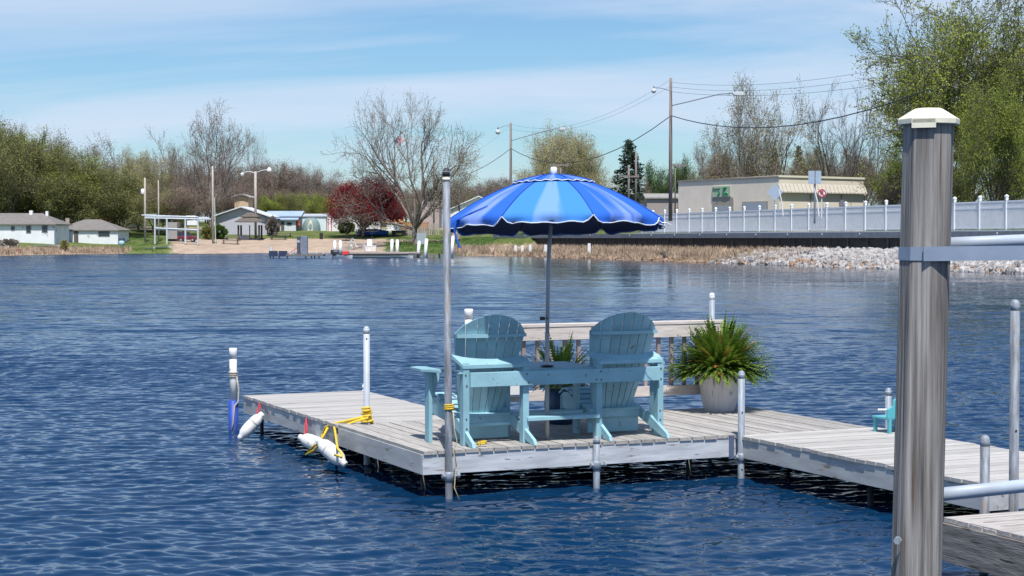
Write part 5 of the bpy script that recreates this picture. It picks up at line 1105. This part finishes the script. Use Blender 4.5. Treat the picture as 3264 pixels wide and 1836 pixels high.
lamparm(up1, 178, 0, [(2140, 338), (2200, 324), (2290, 302), (2335, 299)], 680, (2332, 2372, 302), 2137)
lamparm(up2, 262, 0, [(1630, 449), (1690, 432), (1765, 412), (1785, 411)], 735, (1782, 1802, 413), 1628)
def globe(label, px, py, D, to):
    p_ = P(px, py, D); t_ = thing('lamp_globe', label, 'lamp', p_); r = 8/F*D
    MB().lathe([(r*.2, r*1.0), (r*.8, r*.8), (r, 0), (r*.85, -r*.5), (r*.4, -r*.9)], 12).build('globe', M_lamp, t_, True); MB().lathe([(r*.3, 0), (r*.25, r*1.3)], 8, (0, 0, r*.6)).build('neck', M_pipe_d, t_)
    MB().tube([Vector((0, 0, r*1.4)), Vector((0, 0, r*1.4)).lerp(to-p_, .5)+Vector((0, 0, .1)), to-p_], .04, 6).build('bracket_arm', M_pipe_d, t_)
globe('round lamp on a bracket left of the tallest utility pole', 2084, 290, 178, P(2137, 290, 178)); globe('round lamp on a bracket left of the second utility pole', 1587, 421, 262, P(1628, 398, 262))
tpk = [('T-topped pole behind the umbrella top, left of the spruce', 1787, 523, 640, 250, 5, ((-26, 26, 527),)), ('left pole of the double H-frame before the spruce', 2004, 526, 660, 225, 7, ((-31, 0, 562),)), ('right taller pole of the double H-frame before the spruce', 2027, 482, 660, 226, 7, ((-25, 9, 563),)),
       ('pole with a crossarm just right of the tallest pole', 2152, 520, 660, 205, 4, ((-8, 36, 528),)), ('T-topped pole rising behind the beige building', 2452, 528, 640, 235, 5, ((-33, 33, 534),)), ('tall thin pole right of the big bare tree', 1383, 498, 748, 270, 5, ()),
       ('pale pole carrying a transformer left of the dock frame', 463, 567, 773, 262, 7, ()), ('thin pale pole behind the dock frame', 506, 575, 770, 280, 4.5, ()), ('tall grey pole with its base at the edge of the sand', 679, 530, 776, 256, 6.5, ()), ('short thin pole right of the marina roof', 878, 617, 700, 300, 4, ()), ('thin pole above the white barn', 1464, 604, 660, 330, 4, ())]
for lab, px, yt, yb, D, w_, arms in tpk: upole(lab, px, yt, yb, D, w_, M_polel if px < 1000 else M_pole, arms)
tf = thing('transformer', 'white pole transformer can hung on the pale pole', 'transformer', P(455, 619, GD(463, 773))); MB().lathe([(.25, 0), (.30, .1), (.30, .75), (.1, .9)], 12).build('can', M_white, tf, True); MB().box((.35, 0, .5), (.35, .1, .1)).build('bracket', M_dark, tf)
gp = thing('drain_pole', 'thin pale green pipe pole right against the tall grey pole', 'pole', PG(687, 776)); MB().tube([(0, 0, 0), (-.15, 0, 7.8)], .09, 8).build('pipe', mat('pale_green_pipe', (.46, .56, .50), .6), gp)
lp = thing('lamp_post', 'double-armed street lamp post above the pavilion', 'street lamp', PG(815, 760)); s_ = GD(815, 760)/F
MB().tube([(0, 0, 0), (0, 0, 213*s_)], .22, 10).build('shaft', M_polel, lp, True)
MB().tube([(0, 0, 207*s_), (-14*s_, 0, 212*s_), (-30*s_, 0, 212*s_), (-40*s_, 0, 206*s_)], .07, 6).build('arm', M_lamp, lp); MB().tube([(0, 0, 209*s_), (20*s_, 0, 216*s_), (38*s_, 0, 219*s_)], .07, 6).build('arm', M_lamp, lp)
MB().lathe([(.1, .3), (.35, .1), (.3, -.2)], 8, (-42*s_, 0, 204*s_)).build('lamp_head', M_white, lp); MB().lathe([(.1, .45), (.38, .2), (.42, -.2), (.2, -.3)], 8, (44*s_, 0, 218*s_)).build('lamp_head', M_white, lp)
def wire(label, a, b, sag, r=.022):
    pts = [a.lerp(b, i/12)+Vector((0, 0, -sag*4*(i/12)*(1-i/12))) for i in range(13)]; o_ = MB().tube(pts, r, 4).build('power_line', M_dark); tag(o_, label, 'wire', None)
top1, top2 = P(2137, 262, 178), P(1628, 404, 262)
wire('upper wire between the two utility poles', P(2137, 254, 178), P(1628, 396, 262), 2.3, .012); wire('middle wire between the two utility poles', P(2137, 275, 178), P(1628, 412, 262), 2.0, .012)
wire('thick lower cable between the two utility poles', P(2137, 370, 178), P(1628, 473, 262), 3.4, .05); wire('lower cable from the second pole down to the left', P(1628, 473, 262), P(1470, 560, 330), .6, .05)
wire('upper wire from the second pole to the left', P(1628, 398, 262), P(1480, 500, 400), .6, .012)
for i, (y0, y1, sg_, r_, lab) in enumerate(((262, 190, .9, .012, 'topmost wire running right from the tallest pole'), (277, 215, .9, .012, 'second wire running right from the tallest pole'), (292, 245, .8, .014, 'third wire running right from the tallest pole'), (368, 285, 1.9, .045, 'thick cable running right from the tallest pole'))): wire(lab, P(2137, y0, 178), P(2960, y1, 120), sg_, r_)
# flag
fl = thing('flag_pole', 'flagpole with a striped flag before the big bare tree', 'flag', PG(1268, 745)); s_ = GD(1268, 745)/F
MB().tube([(0, 0, -.5), (0, 0, 297*s_)], .06, 8).build('pole', M_whited, fl)
Rf = Matrix.Rotation(R(-42), 3, 'Y')
fred, fwh, fcan = MB(), MB(), MB()
for i in range(13):
    tgt = fred if i % 2 == 0 else fwh
    for k_ in range(6):
        x0, x1 = k_*.26, (k_+1)*.26; z = -i*.095
        v_ = [Rf @ Vector((x, .07*math.sin(x*4+i*.2), zz_)) + Vector((-.65, -.12, 295*s_)) for x, zz_ in ((x0, z), (x1, z), (x1, z-.095), (x0, z-.095))]; tgt.add(v_, [(0, 1, 2, 3)])
v_ = [Rf @ Vector((x, .07*math.sin(x*4)-.02, zz_)) + Vector((-.65, -.12, 295*s_)) for x, zz_ in ((0, 0), (.62, 0), (.62, -.66), (0, -.66))]; fcan.add(v_, [(0, 1, 2, 3)])
fb = fred.build('flag_cloth', mat('flag_red', (.60, .06, .06), .8), fl); fwh.build('white_stripes', M_white, fb); fcan.build('blue_canton', mat('flag_blue', (.05, .07, .25), .8), fb)
# signs on the road
M_sign = mat('sign_back', (.36, .44, .55), .5, .06)
sp1 = thing('road_sign', 'square grey sign back on a post before the beige building', 'sign', P(2597, 668, 150)); s_ = 150/F
MB().tube([(0, 0, -1.2), (0, 0, 122*s_)], .09, 8).build('post', M_pipe_d, sp1); MB().box((-1*s_, -.08, 102*s_), (41*s_, .04, 42*s_)).build('sign_plate', M_sign, sp1, bevel=.01); MB().box((0, -.12, 102*s_), (3*s_, .04, 42*s_)).build('brace', M_pipe_d, sp1)
sp2 = thing('road_sign', 'diamond shaped grey-blue sign back left of the square one', 'sign', P(2469, 672, 160)); s_ = 160/F
MB().tube([(0, 0, -1), (0, 0, 50*s_)], .05, 8).build('post', M_sign, sp2); MB().prism([(-26*s_, 0), (0, -27*s_), (26*s_, 0), (0, 27*s_)], -.02, .02, lambda x, y, t: (x, t-.08, y+59*s_)).build('sign_plate', M_sign, sp2)
sp3 = thing('no_parking_sign', 'round white no parking sign with a red ring and black P', 'sign', P(2619, 660, 146)); s_ = 146/F; c_ = (0, -.08, 44.5*s_)
MB().tube([(0, 0, -1), (0, 0, 44*s_)], .05, 8).build('post', M_whited, sp3)
pl_ = MB().prism([(14*s_*math.cos(2*math.pi*k_/24), 14*s_*math.sin(2*math.pi*k_/24)) for k_ in range(24)], -.015, .015, lambda x, y, t: (x, t-.08, y+c_[2])).build('sign_plate', M_white, sp3)
MB().tube([(11.5*s_*math.cos(2*math.pi*k_/24), -.10, c_[2]+11.5*s_*math.sin(2*math.pi*k_/24)) for k_ in range(25)], .045, 6).tube([(-8*s_, -.12, c_[2]+8*s_), (8*s_, -.12, c_[2]-8*s_)], .04, 6).build('red_ring', M_red, pl_)
MB().tube([(-3*s_, -.10, c_[2]-6*s_), (-3*s_, -.10, c_[2]+6*s_), (2*s_, -.10, c_[2]+5.6*s_), (3.4*s_, -.10, c_[2]+3*s_), (2*s_, -.10, c_[2]+.4*s_), (-3*s_, -.10, c_[2])], .045, 6).build('letter_p', M_dark, pl_)
for px, D, lab in ((2492, 157, 'slanted white guy wire guard under the diamond sign'), (2606, 149, 'slanted white guy wire guard beside the square sign post')):
    o_ = MB().tube([(-.3, 0, 1.2), (0, 0, 0), (.12, 0, -1.2)], .06, 8).build('guy_guard', M_white); o_.location = P(px, 645, D); tag(o_, lab, 'guard')

for i, (px, yt, yb) in enumerate(((1643, 786, 800), (1665, 784, 803), (1690, 783, 801), (1739, 784, 801), (1878, 780, 798))):
    D_ = 2.36*F/(815-HZ) if px < 1600 else 67.3/((px-CX)/F+.29)+4; p_ = P(px, yb, D_); lab_ = ['thin leftmost', 'second', 'third and widest', 'fourth', 'rightmost'][i]
    o_ = MB().box((0, 0, .25), (.34, .12, (yb-yt)/F*D_+.5)).build('white_stake', M_white); o_.location = p_; tag(o_, lab_+' of the white stakes standing in the reeds before the seawall', 'stake', 'white stakes in the reeds')
# ================================================================== TREES
def segs_to_mesh(name, segs, m, n=3):
    A = np.array([s[0] for s in segs]); B = np.array([s[1] for s in segs]); ra = np.array([s[2] for s in segs]); rb = np.array([s[3] for s in segs])
    d = B-A; d /= np.maximum(np.linalg.norm(d, axis=1, keepdims=True), 1e-6); h = np.where(np.abs(d[:, 2:3]) < .9, np.array([[0, 0, 1.]]), np.array([[1., 0, 0]]))
    u = np.cross(d, h); u /= np.linalg.norm(u, axis=1, keepdims=True); v = np.cross(d, u); K = n; V_, = [np.zeros((len(segs), 2*K, 3))]
    for k_ in range(K):
        t = 2*math.pi*k_/K; o_ = u*math.cos(t)+v*math.sin(t); V_[:, k_] = A+o_*ra[:, None]; V_[:, K+k_] = B+o_*rb[:, None]
    base = np.arange(len(segs))[:, None]*2*K; F_ = np.concatenate([base+np.array([[k_, (k_+1) % K, K+(k_+1) % K, K+k_]]) for k_ in range(K)], 0)
    return meshnp(name, V_.reshape(-1, 3), F_, m)
def leaves_mesh(name, C, size, m, seed, flat=.0, droop=0):
    rs = np.random.RandomState(seed); n = len(C); a = rs.randn(n, 3); a /= np.linalg.norm(a, axis=1, keepdims=True); b = np.cross(a, rs.randn(n, 3)); b /= np.linalg.norm(b, axis=1, keepdims=True)
    s = size*rs.uniform(.6, 1.35, n)[:, None]; a = a*s; b = b*s*.62
    V_ = np.stack([C-a, C-b, C+a, C+b], 1).reshape(-1, 3); F_ = np.arange(4*n).reshape(-1, 4); return meshnp(name, V_, F_, m)
def grow(seed, spec):
    rr = random.Random(seed); segs = []; tips = []
    H, Rr = 10., spec.get('R', 4.); mx = spec.get('levels', 4); tmin = spec.get('twig', .018)
    def rec(p, d, L_, r, lev):
        n = (6, 6, 5, 4, 3)[min(lev, 4)]; st = L_/n; trop = spec['trop'][min(lev, len(spec['trop'])-1)]; wob_ = spec.get('wob', .16)
        for i in range(n):
            d = Vector((d.x+rr.gauss(0, wob_), d.y+rr.gauss(0, wob_), d.z+rr.gauss(0, wob_)*.7+trop)).normalized()
            q = p+d*st*rr.uniform(.85, 1.15); r2 = max(tmin*.7, r*(1-.62*(i+1)/n)); r1 = max(tmin*.7, r*(1-.62*i/n)); segs.append((tuple(p), tuple(q), r1, r2)); p = q
            if lev >= mx-1: tips.append((tuple(p), tuple(d)))
            if lev < mx and (i+1)/n > (spec.get('bare', .3) if lev < 2 else .12):
                kk = spec['kids'][min(lev, len(spec['kids'])-1)]; kc = int(kk) + (rr.random() < kk-int(kk))
                for _ in range(kc):
                    ang = R(rr.uniform(*spec.get('ang', (28, 55)))); az = rr.uniform(0, 6.283); h_ = Vector((0, 0, 1)) if abs(d.z) < .9 else Vector((1, 0, 0)); u = d.cross(h_).normalized(); v = d.cross(u)
                    dn = d*math.cos(ang)+(u*math.cos(az)+v*math.sin(az))*math.sin(ang); rec(p, dn, L_*rr.uniform(*spec.get('ratio', (.45, .68)))*(1-.35*i/n), r2*rr.uniform(.45, .7), lev+1)
    bole = spec.get('bole', .2)*H; r0 = spec.get('r0', .22); segs.append(((0, 0, -.5), (0, 0, bole*.5), r0*1.25, r0*1.0)); segs.append(((0, 0, bole*.5), (0, 0, bole), r0*1.0, r0*.92))
    nl = spec.get('limbs', 6)
    for i in range(nl):
        tilt_ = R(rr.uniform(*spec.get('spread', (8, 50)))) * (i/(nl-1) if spec.get('leader') else 1); az = 2*math.pi*i/nl*1.0+rr.uniform(-.5, .5)
        dn = Vector((math.sin(tilt_)*math.cos(az), math.sin(tilt_)*math.sin(az), math.cos(tilt_))); rec(Vector((0, 0, bole*rr.uniform(.7, 1))), dn, (H-bole)*rr.uniform(.72, .98)*(1-.25*tilt_), r0*rr.uniform(.4, .65), 1)
    A = np.array([s[1] for s in segs]); zt = np.percentile(A[:, 2], 99.8); rad = np.percentile(np.hypot(A[:, 0], A[:, 1]), 97)
    sz_, sr = H/zt, Rr/rad
    def tr(p): return (p[0]*sr, p[1]*sr, p[2]*sz_)
    segs = [(tr(a), tr(b), c_, d_) for a, b, c_, d_ in segs]; T = np.array([tr(t[0]) for t in tips]); TD = np.array([t[1] for t in tips]); return segs, T, TD
def col_leaf(name, a, b, tr=.25): return mat(name, a, .75, .3, .55, col2=b, pos=(.38, .66), transl=tr, spec=.2)
ML_olive = col_leaf('olive_leaves', (.19, .20, .065), (.36, .37, .13), .35); ML_green = col_leaf('spring_leaves', (.22, .28, .045), (.45, .52, .09), .35); ML_deep = col_leaf('deep_green_leaves', (.07, .14, .035), (.16, .27, .06))
ML_yel = col_leaf('willow_leaves', (.40, .38, .13), (.60, .57, .26), .35); ML_red = col_leaf('dark_red_leaves', (.17, .012, .024), (.30, .032, .048), .2); ML_brown = col_leaf('brown_buds', (.24, .175, .135), (.38, .28, .21), .1)
ML_grey = col_leaf('grey_buds', (.27, .235, .215), (.40, .35, .31), .1); ML_con = col_leaf('spruce_needles', (.03, .055, .04), (.07, .11, .075), .05); ML_bush = col_leaf('topiary_leaves', (.03, .05, .012), (.07, .10, .025), .1); ML_must = col_leaf('mustard_buds', (.30, .27, .11), (.46, .42, .18), .2)
BV = dict(bole=.16, limbs=7, spread=(10, 58), R=5.2, levels=4, trop=(.02, .04, .06, .08), kids=(1, 1.4, 1.5, 1.4), r0=.22, twig=.021)
BF = dict(bole=.16, limbs=6, spread=(8, 58), R=4.0, levels=4, trop=(.03, .03, .04, .05), kids=(1, 1.4, 1.5, 1.4), r0=.14, twig=.014)
BN = dict(bole=.10, limbs=5, spread=(4, 28), R=2.6, levels=4, trop=(.03, .06, .1, .1), kids=(1, 1.4, 1.6, 1.5), r0=.13, twig=.02)
BU = dict(bole=.12, limbs=7, spread=(10, 62), R=4.6, levels=4, trop=(.02, .04, .05, .04), kids=(1, 1.5, 1.6, 1.5), r0=.16, twig=.018)
TP = {}
def proto(key, seed, spec, bark, leafm, nleaf, lsize, jit=.22, tipmul=1.0):
    segs, T, TD = grow(seed, spec); tm = segs_to_mesh('trunk', segs, bark, spec.get('sides', 3)); rs = np.random.RandomState(seed); cm_ = None
    if nleaf:
        i = rs.randint(0, len(T), nleaf); C = T[i]+rs.randn(nleaf, 3)*jit + TD[i]*rs.uniform(-.1, .25, nleaf)[:, None]; cm_ = leaves_mesh('crown', C, lsize, leafm, seed)
    TP[key] = (tm, cm_)
for i in range(3): proto('bare%d' % i, 20+i, BF, M_bark, ML_grey, 10000, .045, .22)
for i in range(3): proto('brown%d' % i, 30+i, BF, M_bark, ML_brown, 17000, .058, .32)
for i in range(3): proto('olive%d' % i, 40+i, BU, M_barkd, ML_olive, 26000, .070, .36)
proto('green0', 51, BU, M_barkd, ML_green, 24000, .070, .32); proto('deep0', 53, BU, M_barkd, ML_deep, 26000, .085, .34)
proto('must0', 55, BU, M_barkl, ML_must, 20000, .06, .30)
def place(key, label, pos, H, Rw=None, rz=None, name='tree', cat='tree', group=None, wide=None):
    t_ = thing(name, label, cat, pos, rnd.uniform(0, 6.28) if rz is None else rz, group); s_ = H/10; w = s_ if wide is None else wide
    t_.scale = (w, w, s_); tm, cm_ = TP[key]; inst('trunk', tm, t_)
    if cm_: inst('crown', cm_, t_)
    return t_
def ptree(key, label, px, pyt, D, wpx=None, rz=None, pyb=None, **kw):
    b = sit(px, D) if pyb is None else P(px, pyb, D); top = P(px, pyt, D).z; H = top-b.z; w = None
    if wpx: w = (wpx/F*D)/2/4.6
    return place(key, label, b, H, rz=rz, wide=w, **kw)
# feature trees
proto('bigbare', 116, dict(bole=.12, limbs=9, spread=(8, 66), R=4.9, levels=4, trop=(.02, .03, .04, .05), kids=(1, 1.5, 1.6, 1.6), r0=.2, twig=.0095, sides=4), M_bark, ML_must, 7000, .034, .14)
ptree('bigbare', 'broad bare maple with a few buds standing behind the dark red tree', 1322, 292, 285, 450, rz=.6)
proto('leftbare', 120, dict(BF, limbs=7, spread=(8, 66), R=3.8, kids=(1, 1.5, 1.6, 1.6), twig=.0105, r0=.13), M_bark, ML_brown, 4200, .034, .16)
ptree('leftbare', 'tall bare tree with reddish buds rising behind the dock frame', 672, 318, 325, 430, rz=2.2)
proto('wispbare', 12, dict(BF, limbs=5, spread=(10, 42), R=3.6, twig=.008, kids=(1, 1.2, 1.3, 1.3), r0=.1), M_bark, ML_brown, 1600, .028, .12)
ptree('wispbare', 'thin wispy bare tree right of the tall reddish one', 815, 405, 350, 150, rz=1.0); ptree('wispbare', 'thin wispy bare tree left of the tall reddish one', 562, 452, 340, 130, rz=3.0)
proto('red', 61, dict(bole=.14, limbs=9, spread=(18, 74), R=5.2, levels=4, trop=(.02, .03, .03, .02), kids=(1, 1.7, 1.7, 1.5), r0=.30, twig=.02, sides=4), M_barkd, ML_red, 46000, .095, .36)
rd = ground(1158, 757); place('red', 'spreading dark red leaved tree on the lawn above the beach', rd, (757-562)/F*rd.y, wide=(236/F*rd.y)/2/4.9, rz=.4, name='red_tree')
# topiary
tg = ground(1103, 768); tt2 = thing('topiary_bush', 'round clipped dark green bush on a thin stem before the white camper', 'bush', tg); s_ = tg.y/F
MB().tube([(0, 0, -.2), (.05, 0, 25*s_)], .06, 6).build('stem', M_barkd, tt2); rs = np.random.RandomState(3); n = 5200; q_ = rs.randn(n, 3); q_ /= np.linalg.norm(q_, axis=1, keepdims=True); C = q_*rs.uniform(.55, 1, n)[:, None]**.5*np.array([[27*s_, 25*s_, 20*s_]])*(1+.08*np.sin(q_[:, :1]*9))+np.array([[0, 0, 43*s_]])
o_ = inst('foliage', leaves_mesh('foliage', C, .13, ML_bush, 3), tt2)
# willow, spruce and round trees in the middle distance
proto('willow', 71, dict(bole=.12, limbs=9, spread=(4, 42), R=4.6, levels=4, trop=(.03, .05, .03, -.02), kids=(1, 1.7, 1.8, 1.7), r0=.16, twig=.016), M_barkl, ML_yel, 30000, .055, .24)
ptree('willow', 'pale yellow budding willow behind the umbrella top', 1765, 402, 300, 250, rz=.3); ptree('willow', 'lower right half of the yellow willow clump', 1862, 428, 305, 220, rz=2.4)
ptree('willow', 'yellow green willow in the woods left of the pale pole', 455, 478, 330, 210, rz=1.2); ptree('must0', 'yellowish tree in the woods behind the dock frame', 520, 505, 335, 150, rz=1.2)
# spruce
def spruce(seed, H=10., R0=2.9):
    rr = random.Random(seed); segs = [((0, 0, -.3), (0, 0, H*.5), .14, .08), ((0, 0, H*.5), (0, 0, H), .08, .015)]; C = []
    z = .5
    while z < H*.99:
        f = 1-z/H; rad = R0*(f**.8)*rr.uniform(.8, 1.1)+.06; nb_ = 7
        for k_ in range(nb_):
            az = rr.uniform(0, 6.28); L_ = rad*rr.uniform(.7, 1.12); e = Vector((math.cos(az)*L_, math.sin(az)*L_, z-.22*L_+.10*L_*L_)); segs.append(((0, 0, z), tuple(e), .03, .012))
            for _ in range(int(16*L_/R0*3)+5):
                u = rr.uniform(.15, 1)**.8; p = Vector((0, 0, z)).lerp(e, u); C.append((p.x+rr.gauss(0, .09), p.y+rr.gauss(0, .09), p.z+rr.gauss(-.05, .07)))
        z += .16+.12*f
    return segs, np.array(C)
sg_, C = spruce(4); TP['spruce'] = (segs_to_mesh('trunk', sg_, M_barkd), leaves_mesh('crown', C, .11, ML_con, 4))
ptree('spruce', 'tall dark spruce standing before the double pole frame', 2005, 440, 290, 350); ptree('spruce', 'dark spruce behind the beige building, left one', 2470, 468, 300, 200); ptree('spruce', 'dark spruce behind the beige building roof, right one', 2545, 460, 305, 210)
ptree('deep0', 'round deep green tree left of the tallest utility pole', 2095, 522, 300, 130, rz=.1); ptree('deep0', 'round green tree right of the tallest utility pole', 2185, 506, 280, 110, rz=2.1); ptree('green0', 'lower green bush tree right of the tallest pole', 2215, 545, 285, 90, rz=1.1)
ptree('brown1', 'small brown tree between the spruce and green trees', 2060, 565, 270, 80, rz=1)
# right-hand bare trees
proto('tallbare', 115, dict(BF, limbs=7, spread=(6, 60), R=3.3, kids=(1, 1.4, 1.5, 1.4), twig=.0095, r0=.12), M_bark, ML_must, 7500, .040, .16)
proto('twistbare', 111, dict(BF, limbs=6, spread=(10, 62), R=3.6, kids=(1, 1.2, 1.35, 1.4), twig=.0105, r0=.13, wob=.22), M_barkd, ML_grey, 1200, .02, .12)
ptree('tallbare', 'tall budding tree behind the lamp head, tallest of its clump', 2455, 235, 230, 560, rz=.2); ptree('tallbare', 'leaning budding tree left in the clump behind the lamp', 2365, 310, 236, 330, rz=2.6)
ptree('twistbare', 'twisting bare tree between the budding clump and the big green tree', 2665, 245, 225, 460, rz=1.4); ptree('twistbare', 'second bare tree closer to the big green tree', 2760, 290, 232, 340, rz=3.4)
for i, (px, py, w) in enumerate(((2270, 440, 100), (2310, 500, 110), (2360, 470, 120), (2420, 500, 130), (2640, 470, 120), (2700, 480, 130), (2590, 500, 110), (2770, 470, 130), (2830, 500, 140), (2520, 520, 120), (2890, 520, 120))):
    ptree(('brown%d' if i % 3 != 1 else 'bare%d') % (i % 3), 'brown leafless thicket tree '+('left of the green sign', 'straight over the green sign', 'between sign and second garage door', 'over the second garage door', 'over the no parking sign', 'over the meter box', 'over the square sign', 'past the right end of the beige building', 'left of the big post, shorter', 'over the diamond sign', 'hidden partly by the big post')[i], px, py, 245+8*(i % 4), w*1.8, group='thicket behind the beige building')
for i, (px, py, w) in enumerate(((2590, 470, 110), (2330, 555, 90), (2680, 560, 100))): ptree('olive%d' % i, ['olive green tree right behind the building sign post', 'small olive tree left of the building roof peak', 'olive green tree behind the right end of the beige building'][i], px, py, 250+6*i, w)
# big green trees at the right
BG = dict(bole=.14, limbs=10, spread=(8, 72), R=5.2, levels=4, trop=(.02, .03, .04, .05), kids=(1, 1.8, 1.9, 1.7), r0=.20, twig=.010, sides=4, bare=.2)
segs, T, TD = grow(112, BG); rs = np.random.RandomState(91); n = 48000; i_ = rs.randint(0, len(T), n); C = T[i_]+rs.randn(n, 3)*.075+TD[i_]*rs.uniform(-.15, .2, n)[:, None]
TP['biggreen'] = (segs_to_mesh('trunk', segs, M_barkd, 4), leaves_mesh('crown', C, .042, ML_green, 91))
b_ = sit(3090, 170); place('biggreen', 'huge spring green maple filling the upper right behind the post', b_, P(0, -60, 170).z-b_.z, wide=(860/F*170)/2/5.0, rz=1.9)
b_ = sit(3290, 178); place('biggreen', 'second tall spring green tree at the right edge', b_, P(0, 90, 178).z-b_.z, wide=(430/F*178)/2/5.0, rz=4.0)
segs, T, TD = grow(95, dict(BG, limbs=9, spread=(10, 75))); i_ = rs.randint(0, len(T), 40000); C = T[i_]+rs.randn(40000, 3)*.2
TP['lowgreen'] = (segs_to_mesh('trunk', segs, M_barkd, 3), leaves_mesh('crown', C, .055, ML_green, 95))
b_ = sit(3170, 152); place('lowgreen', 'lower bushy yellow green tree just behind the fence at the right', b_, P(0, 215, 152).z-b_.z, wide=(330/F*152)/2/5.0, rz=.5)
ptree('olive1', 'olive undergrowth tree behind the fence right of the post', 3060, 430, 160, 190, rz=1); ptree('green0', 'green bushy tree left of the post behind the fence', 2870, 440, 190, 190, rz=2); ptree('brown2', 'brown shrubby tree low behind the fence beside the post', 2840, 560, 180, 130)
ptree('olive2', 'dark undergrowth behind the fence at the far right edge', 3230, 470, 165, 200, rz=3)
# left woods, by their skyline
woods = []
LM = ((-200, 60, 'over the roof of the far left house'), (60, 130, 'over the middle of the far left house'), (130, 210, 'over the chimney'), (210, 300, 'over the white wing'), (300, 400, 'over the blue barrel'), (400, 440, 'left of the transformer pole'), (440, 485, 'at the transformer pole'),
      (485, 560, 'over the left half of the boat lift'), (560, 640, 'over the red car'), (640, 700, 'at the tall grey pole by the sand'), (700, 745, 'left of the tan cottage'), (745, 800, 'straight over the tan cottage'), (800, 840, 'at the double armed street lamp'), (840, 890, 'over the blue roofed shed'), (890, 945, 'over the white cottage'), (945, 1000, 'over the red parasol and tent'),
      (1000, 1060, 'left of the red tree'), (1060, 1130, 'over the topiary bush'), (1130, 1230, 'over the red tree'), (1230, 1300, 'at the flagpole'), (1300, 1370, 'behind the big bare maple'), (1370, 1430, 'over the pink warehouse'), (1430, 1520, 'over the white barn'), (1520, 1620, 'left of the second utility pole'), (1620, 1700, 'right of the second utility pole'),
      (1700, 1800, 'behind the umbrella top'), (1800, 1900, 'under the yellow willow'), (1900, 1990, 'left of the double pole frame'), (1990, 2080, 'right of the double pole frame'), (2080, 2400, 'at the tallest utility pole'))
LSEEN = {}
def olab(lab, x):
    for a, b, w in LM:
        if a <= x < b:
            s = lab+' '+w; k_ = LSEEN.get(s, 0); LSEEN[s] = k_+1
            return s if k_ == 0 else s.replace('tree', ('taller-left', 'slightly-right', 'right-hand', 'further-right', 'last')[min(k_-1, 4)].replace('taller-left', 'next')+' tree', 1)
    return lab
def sky_row(pts, D, keys, wpx, step, jit, lab, grp, base=None):
    xs_ = [p[0] for p in pts]; x = xs_[0]; i = 0
    while x <= xs_[-1]:
        y = float(np.interp(x, xs_, [p[1] for p in pts]))+rnd.uniform(-jit, jit)*.8+jit*.2; ptree(keys[i % len(keys)], olab(lab, x), x+rnd.uniform(-step*.25, step*.25), y, D+rnd.uniform(-9, 9), wpx*rnd.uniform(.85, 1.2), group=grp); x += step*rnd.uniform(.8, 1.2); i += 1
LA = 'leafless brown tree in the back woods'; LB = 'olive green tree'
sky_row([(-60, 395), (60, 410), (140, 440), (220, 475), (330, 520), (420, 560)], 300, ['olive0', 'olive1', 'olive2', 'green0'], 270, 48, 12, LB, 'olive green trees above the left house')
sky_row([(-40, 385), (80, 400), (200, 455), (290, 445), (390, 460), (430, 530)], 355, ['bare0', 'brown1', 'bare2'], 240, 50, 12, 'grey leafless tree behind the green ones', 'leafless brown trees in the woods behind the left shore')
sky_row([(-40, 540), (150, 560), (400, 590), (620, 600)], 312, ['olive1', 'brown0', 'olive2', 'brown2'], 210, 48, 22, 'low bushy tree', 'undergrowth trees at the foot of the left woods')
sky_row([(560, 530), (640, 520), (760, 530), (860, 508), (950, 520), (1010, 545), (1080, 572), (1150, 590)], 415, ['brown0', 'bare1', 'brown2', 'bare0'], 170, 26, 10, LA, 'leafless brown trees in the woods behind the left shore')
sky_row([(560, 575), (700, 585), (850, 590), (1000, 610), (1200, 610)], 385, ['brown1', 'brown2', 'brown0'], 170, 34, 12, 'lower brown tree of the front row', 'leafless brown trees in the woods behind the left shore')
sky_row([(880, 622), (950, 612), (1040, 618), (1090, 630)], 368, ['green0', 'olive0', 'green0'], 110, 38, 6, 'low spring green tree', 'low spring green trees behind the camp trailers')
sky_row([(1080, 590), (1250, 592), (1420, 588), (1560, 570), (1700, 572), (1900, 600), (2060, 610)], 450, ['brown0', 'bare1', 'brown2'], 170, 34, 9, 'distant leafless skyline tree', 'distant leafless trees on the skyline behind the umbrella')
sky_row([(1080, 620), (1400, 622), (1700, 625), (2100, 630)], 410, ['brown1', 'olive2', 'brown0'], 120, 44, 8, 'lower distant brown tree', 'distant leafless trees on the skyline behind the umbrella')
# shrubs by the pavilion
def shrub(label, px, pyb, wpx, hpx, D, m=ML_olive, n=2600):
    if pyb > 740: D = GD(px, pyb)
    b = P(px, pyb, D); t_ = thing('shrub', label, 'shrub', b); rs = np.random.RandomState(px); q = rs.randn(n, 3); q /= np.linalg.norm(q, axis=1, keepdims=True); s_ = D/F
    C = q*(rs.uniform(.3, 1, n)[:, None]**.6)*np.array([[wpx/2*s_, wpx/2*s_, hpx/2*s_]])*(1+.22*np.sin(q[:, :1]*7+px)*np.cos(q[:, 2:3]*6))+np.array([[0, 0, hpx/2*s_]]); inst('foliage', leaves_mesh('foliage', C, .16, m, px), t_)
    MB().tube([(0, 0, -.4), (0, 0, hpx*.4*s_)], .08, 5).build('stem', M_barkd, t_)
shrub('dark green shrub left of the pavilion before the white garage', 700, 762, 52, 46, 264, ML_deep); shrub('small shrub close to the tall grey pole', 662, 764, 40, 44, 266); shrub('grey green shrub right of the pavilion', 868, 752, 42, 60, 284, ML_grey); shrub('bushy shrub beside the tan shed and pavilion', 845, 745, 40, 40, 288)
shrub('yellow green bush at the shore before the white wing', 205, 800, 26, 34, 243, ML_must, 900); shrub('low brown bush along the house wall at the far left', 30, 788, 60, 26, 246, ML_grey, 1200)
